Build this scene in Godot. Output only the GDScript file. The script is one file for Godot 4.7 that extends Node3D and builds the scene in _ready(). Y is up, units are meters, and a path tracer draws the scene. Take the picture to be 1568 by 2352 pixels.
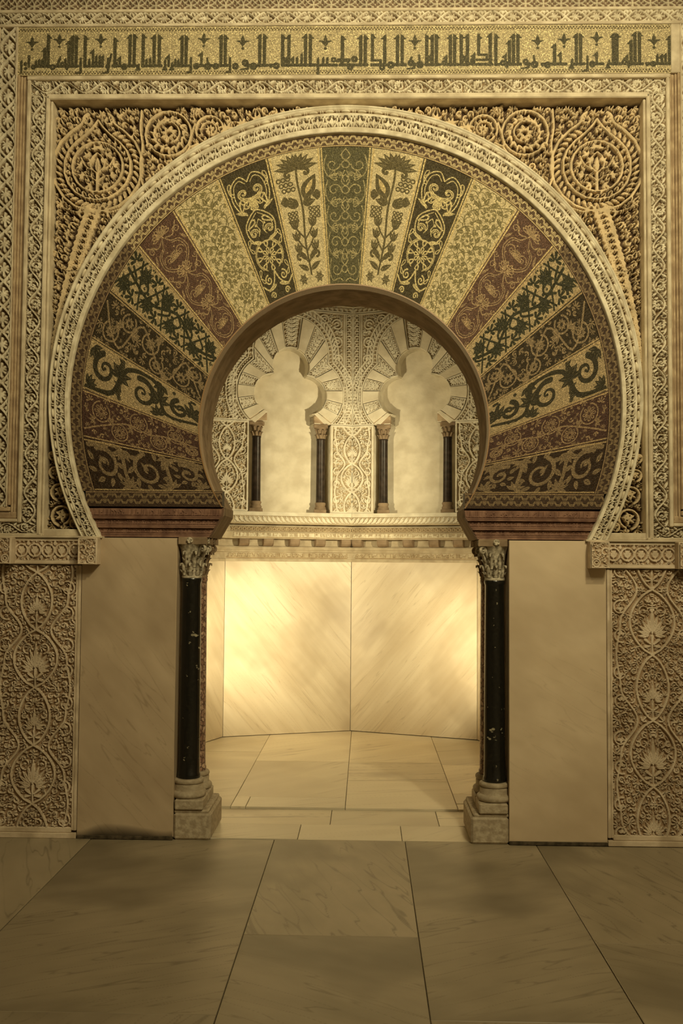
extends Node3D

# ---------------------------------------------------------------- drawing of relief and mosaic patterns
class Rel:
	var w: int
	var h: int
	var s: float
	var o: Vector2
	var d: PackedFloat32Array
	var mir := false
	var ax := 0.0
	var round_off := 0.15
	var vein := 0.72
	func _init(lo: Vector2, hi: Vector2, cell: float):
		o = lo
		s = 1.0 / cell
		w = int(ceil((hi.x - lo.x) * s)) + 1
		h = int(ceil((hi.y - lo.y) * s)) + 1
		d.resize(w * h)
	func seg(a: Vector2, b: Vector2, r0: float, r1 := -1.0, k := 1.0) -> void:
		if r1 < 0.0:
			r1 = r0
		_seg(a, b, r0, r1, k)
		if mir:
			_seg(Vector2(2.0 * ax - a.x, a.y), Vector2(2.0 * ax - b.x, b.y), r0, r1, k)
	func _seg(a: Vector2, b: Vector2, r0: float, r1: float, k: float) -> void:
		var px := (a.x - o.x) * s
		var py := (a.y - o.y) * s
		var dx := (b.x - a.x) * s
		var dy := (b.y - a.y) * s
		r0 *= s
		r1 *= s
		var rr := maxf(r0, r1) + 1.0
		var x0 := maxi(0, int(floor(minf(px, px + dx) - rr)))
		var x1 := mini(w - 1, int(ceil(maxf(px, px + dx) + rr)))
		var y0 := maxi(0, int(floor(minf(py, py + dy) - rr)))
		var y1 := mini(h - 1, int(ceil(maxf(py, py + dy) + rr)))
		var l2 := maxf(dx * dx + dy * dy, 1e-6)
		var ro := round_off
		for y in range(y0, y1 + 1):
			var qy := y - py
			for x in range(x0, x1 + 1):
				var qx := x - px
				var t := clampf((qx * dx + qy * dy) / l2, 0.0, 1.0)
				var ex := qx - t * dx
				var ey := qy - t * dy
				var r := r0 + (r1 - r0) * t
				var dist := sqrt(ex * ex + ey * ey)
				var q := r - dist + 0.5
				if q > 0.0:
					var v := k * minf(q, 1.0) * (1.0 - ro * minf(1.0, dist * dist / (r * r + 0.01)))
					var i := y * w + x
					if v > d[i]:
						d[i] = v
	func chain(pts: Array, r0: float, r1 := -1.0, k := 1.0) -> void:
		if r1 < 0.0:
			r1 = r0
		var n := pts.size() - 1
		for i in n:
			seg(pts[i], pts[i + 1], lerpf(r0, r1, float(i) / n), lerpf(r0, r1, float(i + 1) / n), k)
	# the same through all points, bending smoothly
	func curve(pts: Array, r0: float, r1 := -1.0, k := 1.0) -> void:
		var out := []
		var n := pts.size()
		for i in n - 1:
			var a: Vector2 = pts[maxi(i - 1, 0)]
			var b: Vector2 = pts[i]
			var c: Vector2 = pts[i + 1]
			var e: Vector2 = pts[mini(i + 2, n - 1)]
			for j in 5:
				out.append(b.cubic_interpolate(c, a, e, j / 5.0))
		out.append(pts[n - 1])
		chain(out, r0, r1, k)
	# leave only a narrow cut of this width round what was drawn; farther off the face stays whole
	func residue(cut: float, k := 0.94) -> void:
		var near := PackedByteArray()
		near.resize(w * h)
		var n := int(round(cut * s))
		for y in h:
			var last := -1000
			for x in w:
				if d[y * w + x] > 0.3:
					last = x
				if x - last <= n:
					near[y * w + x] = 1
			last = 100000
			for x in range(w - 1, -1, -1):
				if d[y * w + x] > 0.3:
					last = x
				if last - x <= n:
					near[y * w + x] = 1
		for x in w:
			var last := -1000
			for y in h:
				var i := y * w + x
				if near[i] == 1:
					last = y
				elif y - last <= n:
					near[i] = 2
			last = 100000
			for y in range(h - 1, -1, -1):
				var i := y * w + x
				if near[i] == 1:
					last = y
				elif last - y <= n and near[i] == 0:
					near[i] = 2
		for i in near.size():
			if near[i] == 0:
				d[i] = k
	func leaf(a: Vector2, b: Vector2, wd: float, k := 1.0, groove := true) -> void:
		_leaf(a, b, wd, k, groove)
		if mir:
			_leaf(Vector2(2.0 * ax - a.x, a.y), Vector2(2.0 * ax - b.x, b.y), wd, k, groove)
	func _leaf(a: Vector2, b: Vector2, wd: float, k: float, groove: bool) -> void:
		var px := (a.x - o.x) * s
		var py := (a.y - o.y) * s
		var dx := (b.x - a.x) * s
		var dy := (b.y - a.y) * s
		var ln := maxf(sqrt(dx * dx + dy * dy), 0.01)
		var rw := wd * s
		var x0 := maxi(0, int(floor(minf(px, px + dx) - rw - 1)))
		var x1 := mini(w - 1, int(ceil(maxf(px, px + dx) + rw + 1)))
		var y0 := maxi(0, int(floor(minf(py, py + dy) - rw - 1)))
		var y1 := mini(h - 1, int(ceil(maxf(py, py + dy) + rw + 1)))
		var ux := dx / ln
		var uy := dy / ln
		for y in range(y0, y1 + 1):
			var qy := y - py
			for x in range(x0, x1 + 1):
				var qx := x - px
				var t := (qx * ux + qy * uy) / ln
				if t < 0.0 or t > 1.0:
					continue
				var e := absf(qx * uy - qy * ux)
				var r := rw * sin(PI * pow(t, 0.75))
				var q := r - e + 0.5
				if q > 0.0:
					var v := k * minf(q, 1.0) * (1.0 - round_off * minf(1.0, e * e / (r * r + 0.01)))
					if groove and e < 0.6 and rw > 2.0 and t < 0.8:
						v *= vein
					var i := y * w + x
					if v > d[i]:
						d[i] = v
	func dot(c: Vector2, r: float, k := 1.0) -> void:
		seg(c, c + Vector2(1e-5, 0), r, r, k)
	func hole(c: Vector2, r: float, to := 0.0) -> void:
		_hole(c, r, to)
		if mir:
			_hole(Vector2(2.0 * ax - c.x, c.y), r, to)
	func _hole(c: Vector2, r: float, to: float) -> void:
		var px := (c.x - o.x) * s
		var py := (c.y - o.y) * s
		var rr := r * s
		for y in range(maxi(0, int(py - rr)), mini(h - 1, int(py + rr + 1)) + 1):
			for x in range(maxi(0, int(px - rr)), mini(w - 1, int(px + rr + 1)) + 1):
				if (x - px) * (x - px) + (y - py) * (y - py) < rr * rr:
					d[y * w + x] = minf(d[y * w + x], to)
	func arc(c: Vector2, r: float, a0: float, a1: float, w0: float, w1 := -1.0, k := 1.0, r1 := -1.0) -> void:
		var n := maxi(3, int(absf(a1 - a0) / 0.33))
		var pts := []
		for i in n + 1:
			var t := float(i) / n
			pts.append(c + Vector2.from_angle(lerpf(a0, a1, t)) * (lerpf(r, r1, t) if r1 >= 0.0 else r))
		chain(pts, w0, w1, k)
	func ring(c: Vector2, r: float, wd: float, k := 1.0) -> void:
		arc(c, r, 0.0, TAU, wd, wd, k)
	func fan(c: Vector2, dir: float, n: int, spread: float, ln: float, wd: float, k := 1.0, from := 0.0) -> void:
		for i in n:
			var t := 0.0 if n == 1 else float(i) / (n - 1) - 0.5
			var v := Vector2.from_angle(dir + t * spread)
			leaf(c + v * from, c + v * ln * (1.0 - 0.5 * t * t), wd, k)
	# round-ended lobes spread like fingers
	func hand(c: Vector2, dir: float, n: int, spread: float, ln: float, wd: float, k := 1.0) -> void:
		for i in n:
			var t := 0.0 if n == 1 else float(i) / (n - 1) - 0.5
			var v := Vector2.from_angle(dir + t * spread)
			seg(c + v * ln * 0.2, c + v * (ln * (1.0 - 0.9 * t * t) - wd), wd * 0.55, wd, k)
	func is_open(c: Vector2, r: float) -> bool:
		for i in 9:
			var p := c if i == 8 else c + Vector2.from_angle(i * PI / 4.0) * r
			var x := int((p.x - o.x) * s)
			var y := int((p.y - o.y) * s)
			if x < 0 or y < 0 or x >= w or y >= h or d[y * w + x] > 0.15:
				return false
		return true
	# leaves, curls and trefoils thrown into whatever space the stems left open
	func fill(rng: RandomNumberGenerator, tries: int, size: float, lo: Vector2, hi: Vector2, inside = null) -> void:
		tries *= 4
		for i in tries:
			var c := Vector2(rng.randf_range(lo.x, hi.x), rng.randf_range(lo.y, hi.y))
			var z := size * rng.randf_range(0.85, 1.15) * (1.15 if i < tries / 3 else 0.8 if i < tries * 2 / 3 else 0.56)
			if inside != null and not inside.call(c):
				continue
			if not is_open(c, z * 0.92):
				continue
			var a := rng.randf() * TAU
			match rng.randi() % 5:
				0, 4:
					hand(c - Vector2.from_angle(a) * z * 0.75, a, 5, 2.6, z * 1.7, z * 0.2, 0.95)
				1:
					arc(c, z * 0.68, a, a + 4.6, z * 0.24, z * 0.2, 0.95, z * 0.5)
					dot(c, z * 0.24, 0.8)
				2:
					hand(c - Vector2.from_angle(a) * z * 0.8, a, 3, 1.5, z * 1.75, z * 0.27, 1.0)
				_:
					arc(c - Vector2.from_angle(a) * z * 0.3, z * 0.75, a - 0.9, a + 1.5, z * 0.26, z * 0.12, 1.0)
					dot(c - Vector2.from_angle(a) * z * 0.35, z * 0.3, 0.9)

# ---------------------------------------------------------------- triangles
class MB:
	var v := PackedVector3Array()
	var n := PackedVector3Array()
	var u := PackedVector2Array()
	var c := PackedColorArray()
	var x := PackedInt32Array()
	var tint := Color.WHITE
	func tri(a: Vector3, b: Vector3, e: Vector3, ua := Vector2(), ub := Vector2(), ue := Vector2()) -> void:
		var nn := (b - a).cross(e - a).normalized()
		var k := v.size()
		v.append(a); v.append(b); v.append(e)
		for i in 3:
			n.append(nn); c.append(tint)
		u.append(ua); u.append(ub); u.append(ue)
		x.append(k); x.append(k + 2); x.append(k + 1)
	func quad(a: Vector3, b: Vector3, e: Vector3, f: Vector3, ua := Vector2(0, 1), ub := Vector2(1, 1), ue := Vector2(1, 0), uf := Vector2(0, 0)) -> void:
		var nn := (e - a).cross(f - b).normalized()
		var k := v.size()
		v.append(a); v.append(b); v.append(e); v.append(f)
		for i in 4:
			n.append(nn); c.append(tint)
		u.append(ua); u.append(ub); u.append(ue); u.append(uf)
		x.append(k); x.append(k + 2); x.append(k + 1)
		x.append(k); x.append(k + 3); x.append(k + 2)
	# a box with chamfered edges
	func box(lo: Vector3, hi: Vector3, b := 0.003, xf := Transform3D()) -> void:
		var ce := (lo + hi) * 0.5
		var e := (hi - lo) * 0.5
		b = minf(b, minf(e.x, minf(e.y, e.z)) * 0.6)
		var p := func(sx: float, sy: float, sz: float, axis: int) -> Vector3:
			var q := Vector3(e.x * sx, e.y * sy, e.z * sz)
			if axis != 0: q.x -= sx * b
			if axis != 1: q.y -= sy * b
			if axis != 2: q.z -= sz * b
			return xf * (ce + q)
		for g in [1.0, -1.0]:
			if g > 0:
				quad(p.call(1, -1, 1, 0), p.call(1, -1, -1, 0), p.call(1, 1, -1, 0), p.call(1, 1, 1, 0))
				quad(p.call(-1, 1, 1, 1), p.call(1, 1, 1, 1), p.call(1, 1, -1, 1), p.call(-1, 1, -1, 1))
				quad(p.call(-1, -1, 1, 2), p.call(1, -1, 1, 2), p.call(1, 1, 1, 2), p.call(-1, 1, 1, 2))
			else:
				quad(p.call(-1, -1, -1, 0), p.call(-1, -1, 1, 0), p.call(-1, 1, 1, 0), p.call(-1, 1, -1, 0))
				quad(p.call(-1, -1, -1, 1), p.call(1, -1, -1, 1), p.call(1, -1, 1, 1), p.call(-1, -1, 1, 1))
				quad(p.call(1, -1, -1, 2), p.call(-1, -1, -1, 2), p.call(-1, 1, -1, 2), p.call(1, 1, -1, 2))
		for i in [-1.0, 1.0]:
			for j in [-1.0, 1.0]:
				_out(ce, xf, [p.call(i, j, -1, 0), p.call(i, j, 1, 0), p.call(i, j, 1, 1), p.call(i, j, -1, 1)])
				_out(ce, xf, [p.call(-1, i, j, 1), p.call(1, i, j, 1), p.call(1, i, j, 2), p.call(-1, i, j, 2)])
				_out(ce, xf, [p.call(i, -1, j, 0), p.call(i, 1, j, 0), p.call(i, 1, j, 2), p.call(i, -1, j, 2)])
				for k in [-1.0, 1.0]:
					var a: Vector3 = p.call(i, j, k, 0)
					var bb: Vector3 = p.call(i, j, k, 1)
					var cc: Vector3 = p.call(i, j, k, 2)
					if (bb - a).cross(cc - a).dot(a - xf * ce) > 0:
						tri(a, bb, cc)
					else:
						tri(a, cc, bb)
	func _out(ce: Vector3, xf: Transform3D, q: Array) -> void:
		var nn: Vector3 = (q[2] - q[0]).cross(q[3] - q[1])
		if nn.dot(q[0] - xf * ce) > 0:
			quad(q[0], q[1], q[2], q[3])
		else:
			quad(q[3], q[2], q[1], q[0])
	# outline in x, y (counter-clockwise) pushed along z from z0 to z1, front edge chamfered
	func prism(poly: PackedVector2Array, z0: float, z1: float, xf := Transform3D(), ch := 0.0, uv = null, back := true) -> void:
		if Geometry2D.is_polygon_clockwise(poly):
			poly = poly.duplicate()
			poly.reverse()
		var m := poly.size()
		var front := poly
		if ch > 0.0:
			front = PackedVector2Array()
			for i in m:
				var a := poly[(i + m - 1) % m]
				var b := poly[i]
				var e := poly[(i + 1) % m]
				var n0 := Vector2((b - a).y, -(b - a).x).normalized()
				var n1 := Vector2((e - b).y, -(e - b).x).normalized()
				var bis := n0 + n1
				front.append(b - bis * ch / maxf(0.35, 1.0 + n0.dot(n1)))
		var tris := Geometry2D.triangulate_polygon(front)
		for g in ([1, 0] if back else [1]):
			var k := v.size()
			var src := front if g == 1 else poly
			for q in src:
				v.append(xf * Vector3(q.x, q.y, z1 if g == 1 else z0))
				n.append((xf.basis * Vector3(0, 0, 1 if g == 1 else -1)).normalized())
				u.append(uv.call(q) if uv != null else q)
				c.append(tint)
			var tt := tris if g == 1 else Geometry2D.triangulate_polygon(poly)
			for i in range(0, tt.size(), 3):
				var a := tt[i]
				var b := tt[i + 1]
				var e := tt[i + 2]
				var area := (src[b] - src[a]).cross(src[e] - src[a])
				if (area > 0) == (g == 1):
					x.append(k + a); x.append(k + e); x.append(k + b)
				else:
					x.append(k + a); x.append(k + b); x.append(k + e)
		for i in m:
			var a := poly[i]
			var b := poly[(i + 1) % m]
			var zf := z1 - ch
			quad(xf * Vector3(a.x, a.y, z0), xf * Vector3(b.x, b.y, z0), xf * Vector3(b.x, b.y, zf), xf * Vector3(a.x, a.y, zf))
			if ch > 0.0:
				var fa := front[i]
				var fb := front[(i + 1) % m]
				quad(xf * Vector3(a.x, a.y, zf), xf * Vector3(b.x, b.y, zf), xf * Vector3(fb.x, fb.y, z1), xf * Vector3(fa.x, fa.y, z1))
	# profile of (radius, height) turned about the y axis
	func lathe(prof: Array, segs := 28, xf := Transform3D()) -> void:
		for i in prof.size() - 1:
			var a: Vector2 = prof[i]
			var b: Vector2 = prof[i + 1]
			var t := b - a
			if t.length() < 1e-6:
				continue
			var na := t
			var nb := t
			if i > 0 and (a - prof[i - 1]).normalized().dot(t.normalized()) > 0.7:
				na = t.normalized() + (a - prof[i - 1]).normalized()
			if i < prof.size() - 2 and (prof[i + 2] - b).normalized().dot(t.normalized()) > 0.7:
				nb = t.normalized() + (prof[i + 2] - b).normalized()
			var k := v.size()
			for j in segs + 1:
				var an := TAU * j / segs
				var ca := cos(an)
				var sa := sin(an)
				v.append(xf * Vector3(a.x * ca, a.y, a.x * sa))
				v.append(xf * Vector3(b.x * ca, b.y, b.x * sa))
				n.append((xf.basis * Vector3(na.y * ca, -na.x, na.y * sa)).normalized())
				n.append((xf.basis * Vector3(nb.y * ca, -nb.x, nb.y * sa)).normalized())
				u.append(Vector2(float(j) / segs, a.y)); u.append(Vector2(float(j) / segs, b.y))
				c.append(tint); c.append(tint)
			for j in segs:
				var q := k + j * 2
				x.append(q); x.append(q + 2); x.append(q + 1)
				x.append(q + 1); x.append(q + 2); x.append(q + 3)
	# a bent tongue of leaf: width and lift along a path, thick in the middle
	func tongue(path: Array, side: Vector3, wd: Array, thick: float) -> void:
		var rings := []
		for i in path.size():
			var t: Vector3 = (path[mini(i + 1, path.size() - 1)] - path[maxi(i - 1, 0)]).normalized()
			var up := side.cross(t).normalized()
			var r := []
			for j in 8:
				var an := TAU * j / 8.0
				r.append(path[i] + side * (cos(an) * wd[i]) + up * (sin(an) * thick * (0.35 + 0.65 * minf(1.0, wd[i] / 0.012))))
			rings.append(r)
		smooth_rings(rings)
	func smooth_rings(rings: Array) -> void:
		var k := v.size()
		var m: int = rings[0].size()
		for i in rings.size():
			var ce := Vector3()
			for p in rings[i]:
				ce += p
			ce /= m
			for p in rings[i]:
				v.append(p)
				var nn: Vector3 = p - ce
				n.append(nn.normalized() if nn.length() > 1e-7 else Vector3.UP)
				u.append(Vector2()); c.append(tint)
		for i in rings.size() - 1:
			for j in m:
				var a := k + i * m + j
				var b := k + i * m + (j + 1) % m
				x.append(a); x.append(b); x.append(a + m)
				x.append(b); x.append(b + m); x.append(a + m)
	func ball(ce: Vector3, r: Vector3, basis := Basis(), segs := 10) -> void:
		var k := v.size()
		var rows := 6
		for i in rows + 1:
			var la := PI * i / rows - PI / 2
			for j in segs:
				var lo := TAU * j / segs
				var q := Vector3(cos(la) * cos(lo), sin(la), cos(la) * sin(lo))
				v.append(ce + basis * (q * r))
				n.append((basis * (q / r)).normalized())
				u.append(Vector2()); c.append(tint)
		for i in rows:
			for j in segs:
				var a := k + i * segs + j
				var b := k + i * segs + (j + 1) % segs
				x.append(a); x.append(b); x.append(a + segs)
				x.append(b); x.append(b + segs); x.append(a + segs)
	# height field of a pattern laid on a surface; place(u, v, h) gives the point
	func field(r: Rel, depth: float, place: Callable, keep = null, low := Color.WHITE, high := Color.WHITE) -> void:
		var k := v.size()
		var w := r.w
		var hh := r.h
		var inv := 1.0 / r.s
		var ok := PackedByteArray()
		ok.resize(w * hh)
		var use := keep != null
		var two := low != high
		var p0: Vector3 = place.call(r.o.x + 0.01, r.o.y + 0.01, 0.0)
		var p1: Vector3 = place.call(r.o.x + 0.02, r.o.y + 0.01, 0.0)
		var p2: Vector3 = place.call(r.o.x + 0.01, r.o.y + 0.02, 0.0)
		var plain := (p1 - p0).cross(p2 - p0).normalized()
		for j in hh:
			var vv := r.o.y + j * inv
			for i in w:
				var uu := r.o.x + i * inv
				var z := r.d[j * w + i]
				v.append(place.call(uu, vv, z * depth))
				u.append(Vector2(uu, vv))
				if two:
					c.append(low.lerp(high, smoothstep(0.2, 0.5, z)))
				else:
					c.append(low)
				ok[j * w + i] = 1 if not use or keep.call(uu, vv) else 0
		for j in hh:
			for i in w:
				var q := k + j * w + i
				var a := v[q + (1 if i < w - 1 else 0)] - v[q - (1 if i > 0 else 0)]
				var b := v[q + (w if j < hh - 1 else 0)] - v[q - (w if j > 0 else 0)]
				var z := r.d[j * w + i]
				# flat tops and grounds stay flat; only the cut edges between them lean
				if z > 0.72 and z <= 1.0 or z < 0.06 and z > -0.2:
					n.append(plain)
				else:
					n.append(a.cross(b).normalized())
		for j in hh - 1:
			for i in w - 1:
				var q := j * w + i
				if use and ok[q] + ok[q + 1] + ok[q + w] + ok[q + w + 1] == 0:
					continue
				q += k
				x.append(q); x.append(q + w); x.append(q + 1)
				x.append(q + 1); x.append(q + w); x.append(q + w + 1)
	func mesh() -> ArrayMesh:
		# drop unused vertices
		var map := PackedInt32Array()
		map.resize(v.size())
		map.fill(-1)
		var v2 := PackedVector3Array()
		var n2 := PackedVector3Array()
		var u2 := PackedVector2Array()
		var c2 := PackedColorArray()
		var x2 := PackedInt32Array()
		x2.resize(x.size())
		for i in x.size():
			var q := x[i]
			if map[q] < 0:
				map[q] = v2.size()
				v2.append(v[q]); n2.append(n[q]); u2.append(u[q]); c2.append(c[q])
			x2[i] = map[q]
		var arr := []
		arr.resize(Mesh.ARRAY_MAX)
		arr[Mesh.ARRAY_VERTEX] = v2
		arr[Mesh.ARRAY_NORMAL] = n2
		arr[Mesh.ARRAY_TEX_UV] = u2
		arr[Mesh.ARRAY_COLOR] = c2
		arr[Mesh.ARRAY_INDEX] = x2
		var m := ArrayMesh.new()
		m.add_surface_from_arrays(Mesh.PRIMITIVE_TRIANGLES, arr)
		return m

# ---------------------------------------------------------------- naming
func thing(called: String, label: String, category: String, at := Vector3.ZERO, group := "") -> Node3D:
	var o := Node3D.new()
	o.name = called
	add_child(o, true)
	o.position = at
	tag(o, label, category, group)
	return o

func tag(o: Node3D, label: String, category: String, group := "") -> void:
	o.set_meta("label", label)
	o.set_meta("category", category)
	o.set_meta("kind", "thing")
	if group:
		o.set_meta("group", group)

func part(called: String, mb, m: Material, parent: Node3D, label := "") -> MeshInstance3D:
	var o := MeshInstance3D.new()
	o.name = called
	o.mesh = mb.mesh() if mb is MB else mb
	o.material_override = null
	o.set_surface_override_material(0, m)
	o.cast_shadow = GeometryInstance3D.SHADOW_CASTING_SETTING_ON
	parent.add_child(o, true)
	# meshes are drawn in the scene's coordinates; keep them there under a moved parent
	if mb is MB:
		var up: Node = parent
		while up != self:
			o.position -= up.position
			up = up.get_parent()
	if label:
		o.set_meta("label", label)
	return o

func struct(called: String, label: String) -> Node3D:
	var o := Node3D.new()
	o.name = called
	add_child(o, true)
	o.set_meta("kind", "structure")
	o.set_meta("label", label)
	return o

# ---------------------------------------------------------------- materials
var M := {}

func lin(r: float, g: float, b: float) -> Color:
	return Color(r, g, b).linear_to_srgb()

func noise_tex(seed_: int, freq: float, a: Color, b: Color, size := 512, octaves := 5, kind := FastNoiseLite.TYPE_SIMPLEX_SMOOTH, lo := 0.25, hi := 0.75, normal := false, bump := 4.0) -> NoiseTexture2D:
	var f := FastNoiseLite.new()
	f.seed = seed_
	f.noise_type = kind
	f.frequency = freq
	f.fractal_octaves = octaves
	var t := NoiseTexture2D.new()
	t.width = size
	t.height = size
	t.seamless = true
	t.noise = f
	if normal:
		t.as_normal_map = true
		t.bump_strength = bump
	else:
		var g := Gradient.new()
		g.set_color(0, a)
		g.set_color(1, b)
		g.set_offset(0, lo)
		g.set_offset(1, hi)
		t.color_ramp = g
	return t

func stone(a: Color, b: Color, rough: float, seed_: int, scale: float, bump := 0.0, freq := 0.012, fine := true) -> StandardMaterial3D:
	var m := StandardMaterial3D.new()
	m.albedo_texture = noise_tex(seed_, freq, a, b)
	m.roughness = rough
	m.uv1_triplanar = true
	m.uv1_world_triplanar = true
	m.uv1_scale = Vector3.ONE * scale
	m.metallic_specular = 0.3
	m.vertex_color_use_as_albedo = true
	if bump > 0.0:
		m.heightmap_enabled = true
		m.heightmap_scale = bump
		m.heightmap_texture = M.bumps
	return m

# marble whose veins run at an angle across the texture
func veined(seed_: int, ang: float, base: Color, dark: Color, light: Color, stretch: float, vein: float, size := 384, foot := false) -> ImageTexture:
	var f := FastNoiseLite.new()
	f.seed = seed_
	f.frequency = 0.006
	f.fractal_octaves = 4
	var g := FastNoiseLite.new()
	g.seed = seed_ + 7
	g.frequency = 0.012
	g.fractal_octaves = 3
	var im := Image.create(size, size, false, Image.FORMAT_RGB8)
	var ca := cos(ang)
	var sa := sin(ang)
	for y in size:
		for x in size:
			var p := (x * ca + y * sa) / stretch
			var q := -x * sa + y * ca
			var cloud := f.get_noise_2d(p * 1.3, q * 1.3) * 0.7 + f.get_noise_2d(p * 5.0 + 50.0, q * 6.0) * 0.4
			var line := absf(g.get_noise_2d(p * 0.8 + 300.0, q * 3.4))
			var blot := f.get_noise_2d(x * 0.6 + 900.0, y * 0.6)
			var col := base.lerp(light, clampf(0.5 + cloud * 0.9, 0.0, 1.0))
			col = col.lerp(dark, clampf(0.5 - line * 12.0, 0.0, 0.5) * 1.6 * vein * clampf(0.55 + blot * 2.2, 0.0, 1.0))
			col = col.lerp(dark, clampf(-blot * 1.5 - 0.05, 0.0, 0.5) * vein)
			col = col.lerp(light, clampf(blot * 1.2, 0.0, 0.5) * vein)
			if foot:
				# damp stain creeping up from the floor
				col = col.lerp(Color(0.10, 0.08, 0.05), clampf((y / float(size) - 0.965 + blot * 0.05) * 22.0, 0.0, 0.75))
			im.set_pixel(x, y, col)
	return ImageTexture.create_from_image(im)

func tex_mat(t: Texture2D, rough: float, scale := Vector3.ONE, tri := false) -> StandardMaterial3D:
	var m := StandardMaterial3D.new()
	m.albedo_texture = t
	m.roughness = rough
	m.uv1_scale = scale
	m.uv1_triplanar = tri
	m.uv1_world_triplanar = tri
	m.vertex_color_use_as_albedo = true
	return m

func _ready() -> void:
	# ---- camera
	var cam := Camera3D.new()
	cam.name = "camera"
	cam.position = Vector3(0.1325, 1.5875, 5.75)
	cam.rotation_degrees = Vector3(2.84, 1.395, 0.44)
	cam.fov = rad_to_deg(2.0 * atan(1176.0 / 2300.0))
	cam.near = 0.05
	cam.far = 60.0
	add_child(cam)
	cam.current = true
	# ---- surroundings: a closed hall, no sky
	var we := WorldEnvironment.new()
	we.name = "surroundings"
	var env := Environment.new()
	env.background_mode = Environment.BG_COLOR
	env.background_color = Color.BLACK
	env.tonemap_mode = Environment.TONE_MAPPER_LINEAR
	env.tonemap_exposure = 1.0
	env.sdfgi_enabled = true
	env.ssao_enabled = true
	env.ssil_enabled = true
	we.environment = env
	add_child(we)
	# ---- lights (their fittings are built in lamps())
	hall_light = lin(1.0, 0.86, 0.50)
	niche_light = lin(1.0, 0.86, 0.52)
	spot("hall_spot_light", Vector3(1.9, 5.45, 4.2), Vector3(0.35, 3.7, 0.0), 42.0, 12.5, 0.10, hall_light)
	spot("hall_spot_light", Vector3(0.1, 5.45, 4.6), Vector3(0.1, 4.0, 0.0), 32.0, 11.5, 0.10, hall_light)
	var fill := AreaLight3D.new()
	fill.name = "added_fill_light"  # added fill light, brightens the floor and lower wall
	fill.area_size = Vector2(1.4, 1.4)
	fill.light_color = hall_light
	fill.light_energy = 16.0
	fill.position = Vector3(2.2, 5.6, 6.4)
	fill.rotation_degrees = Vector3(-55, 0, 0)
	fill.shadow_enabled = true
	add_child(fill)
	for sx in [-1.0, 1.0]:
		spot("niche_spot_light", Vector3(1.17 * sx, 0.98, -1.95), Vector3(0.92 * sx, 0.90, -3.34), 38.0, 3.6 if sx < 0 else 3.0, 0.06, niche_light)
		spot("niche_spot_light", Vector3(1.22 * sx, 2.05, -1.55), Vector3(-0.66 * sx, 2.50, -3.45), 37.0, 7.0 if sx > 0 else 4.2, 0.05, niche_light)
	materials()
	shell()
	floors()
	dado()
	frames()
	spandrels()
	archivolt()
	mosaics()
	impost_band()
	columns()
	niche_lower()
	niche_upper()
	lamps()

var front_wall: Node3D
var hall_light: Color
var niche_light: Color

func spot(called: String, at: Vector3, to: Vector3, angle: float, energy: float, size: float, col: Color) -> void:
	var l := SpotLight3D.new()
	l.name = called
	l.light_color = col
	l.light_energy = energy
	l.spot_angle = angle
	l.spot_angle_attenuation = 1.0
	l.spot_range = 14.0
	l.spot_attenuation = 2.0
	l.light_size = size
	l.shadow_enabled = true
	add_child(l, true)
	l.look_at_from_position(at, to)

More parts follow.
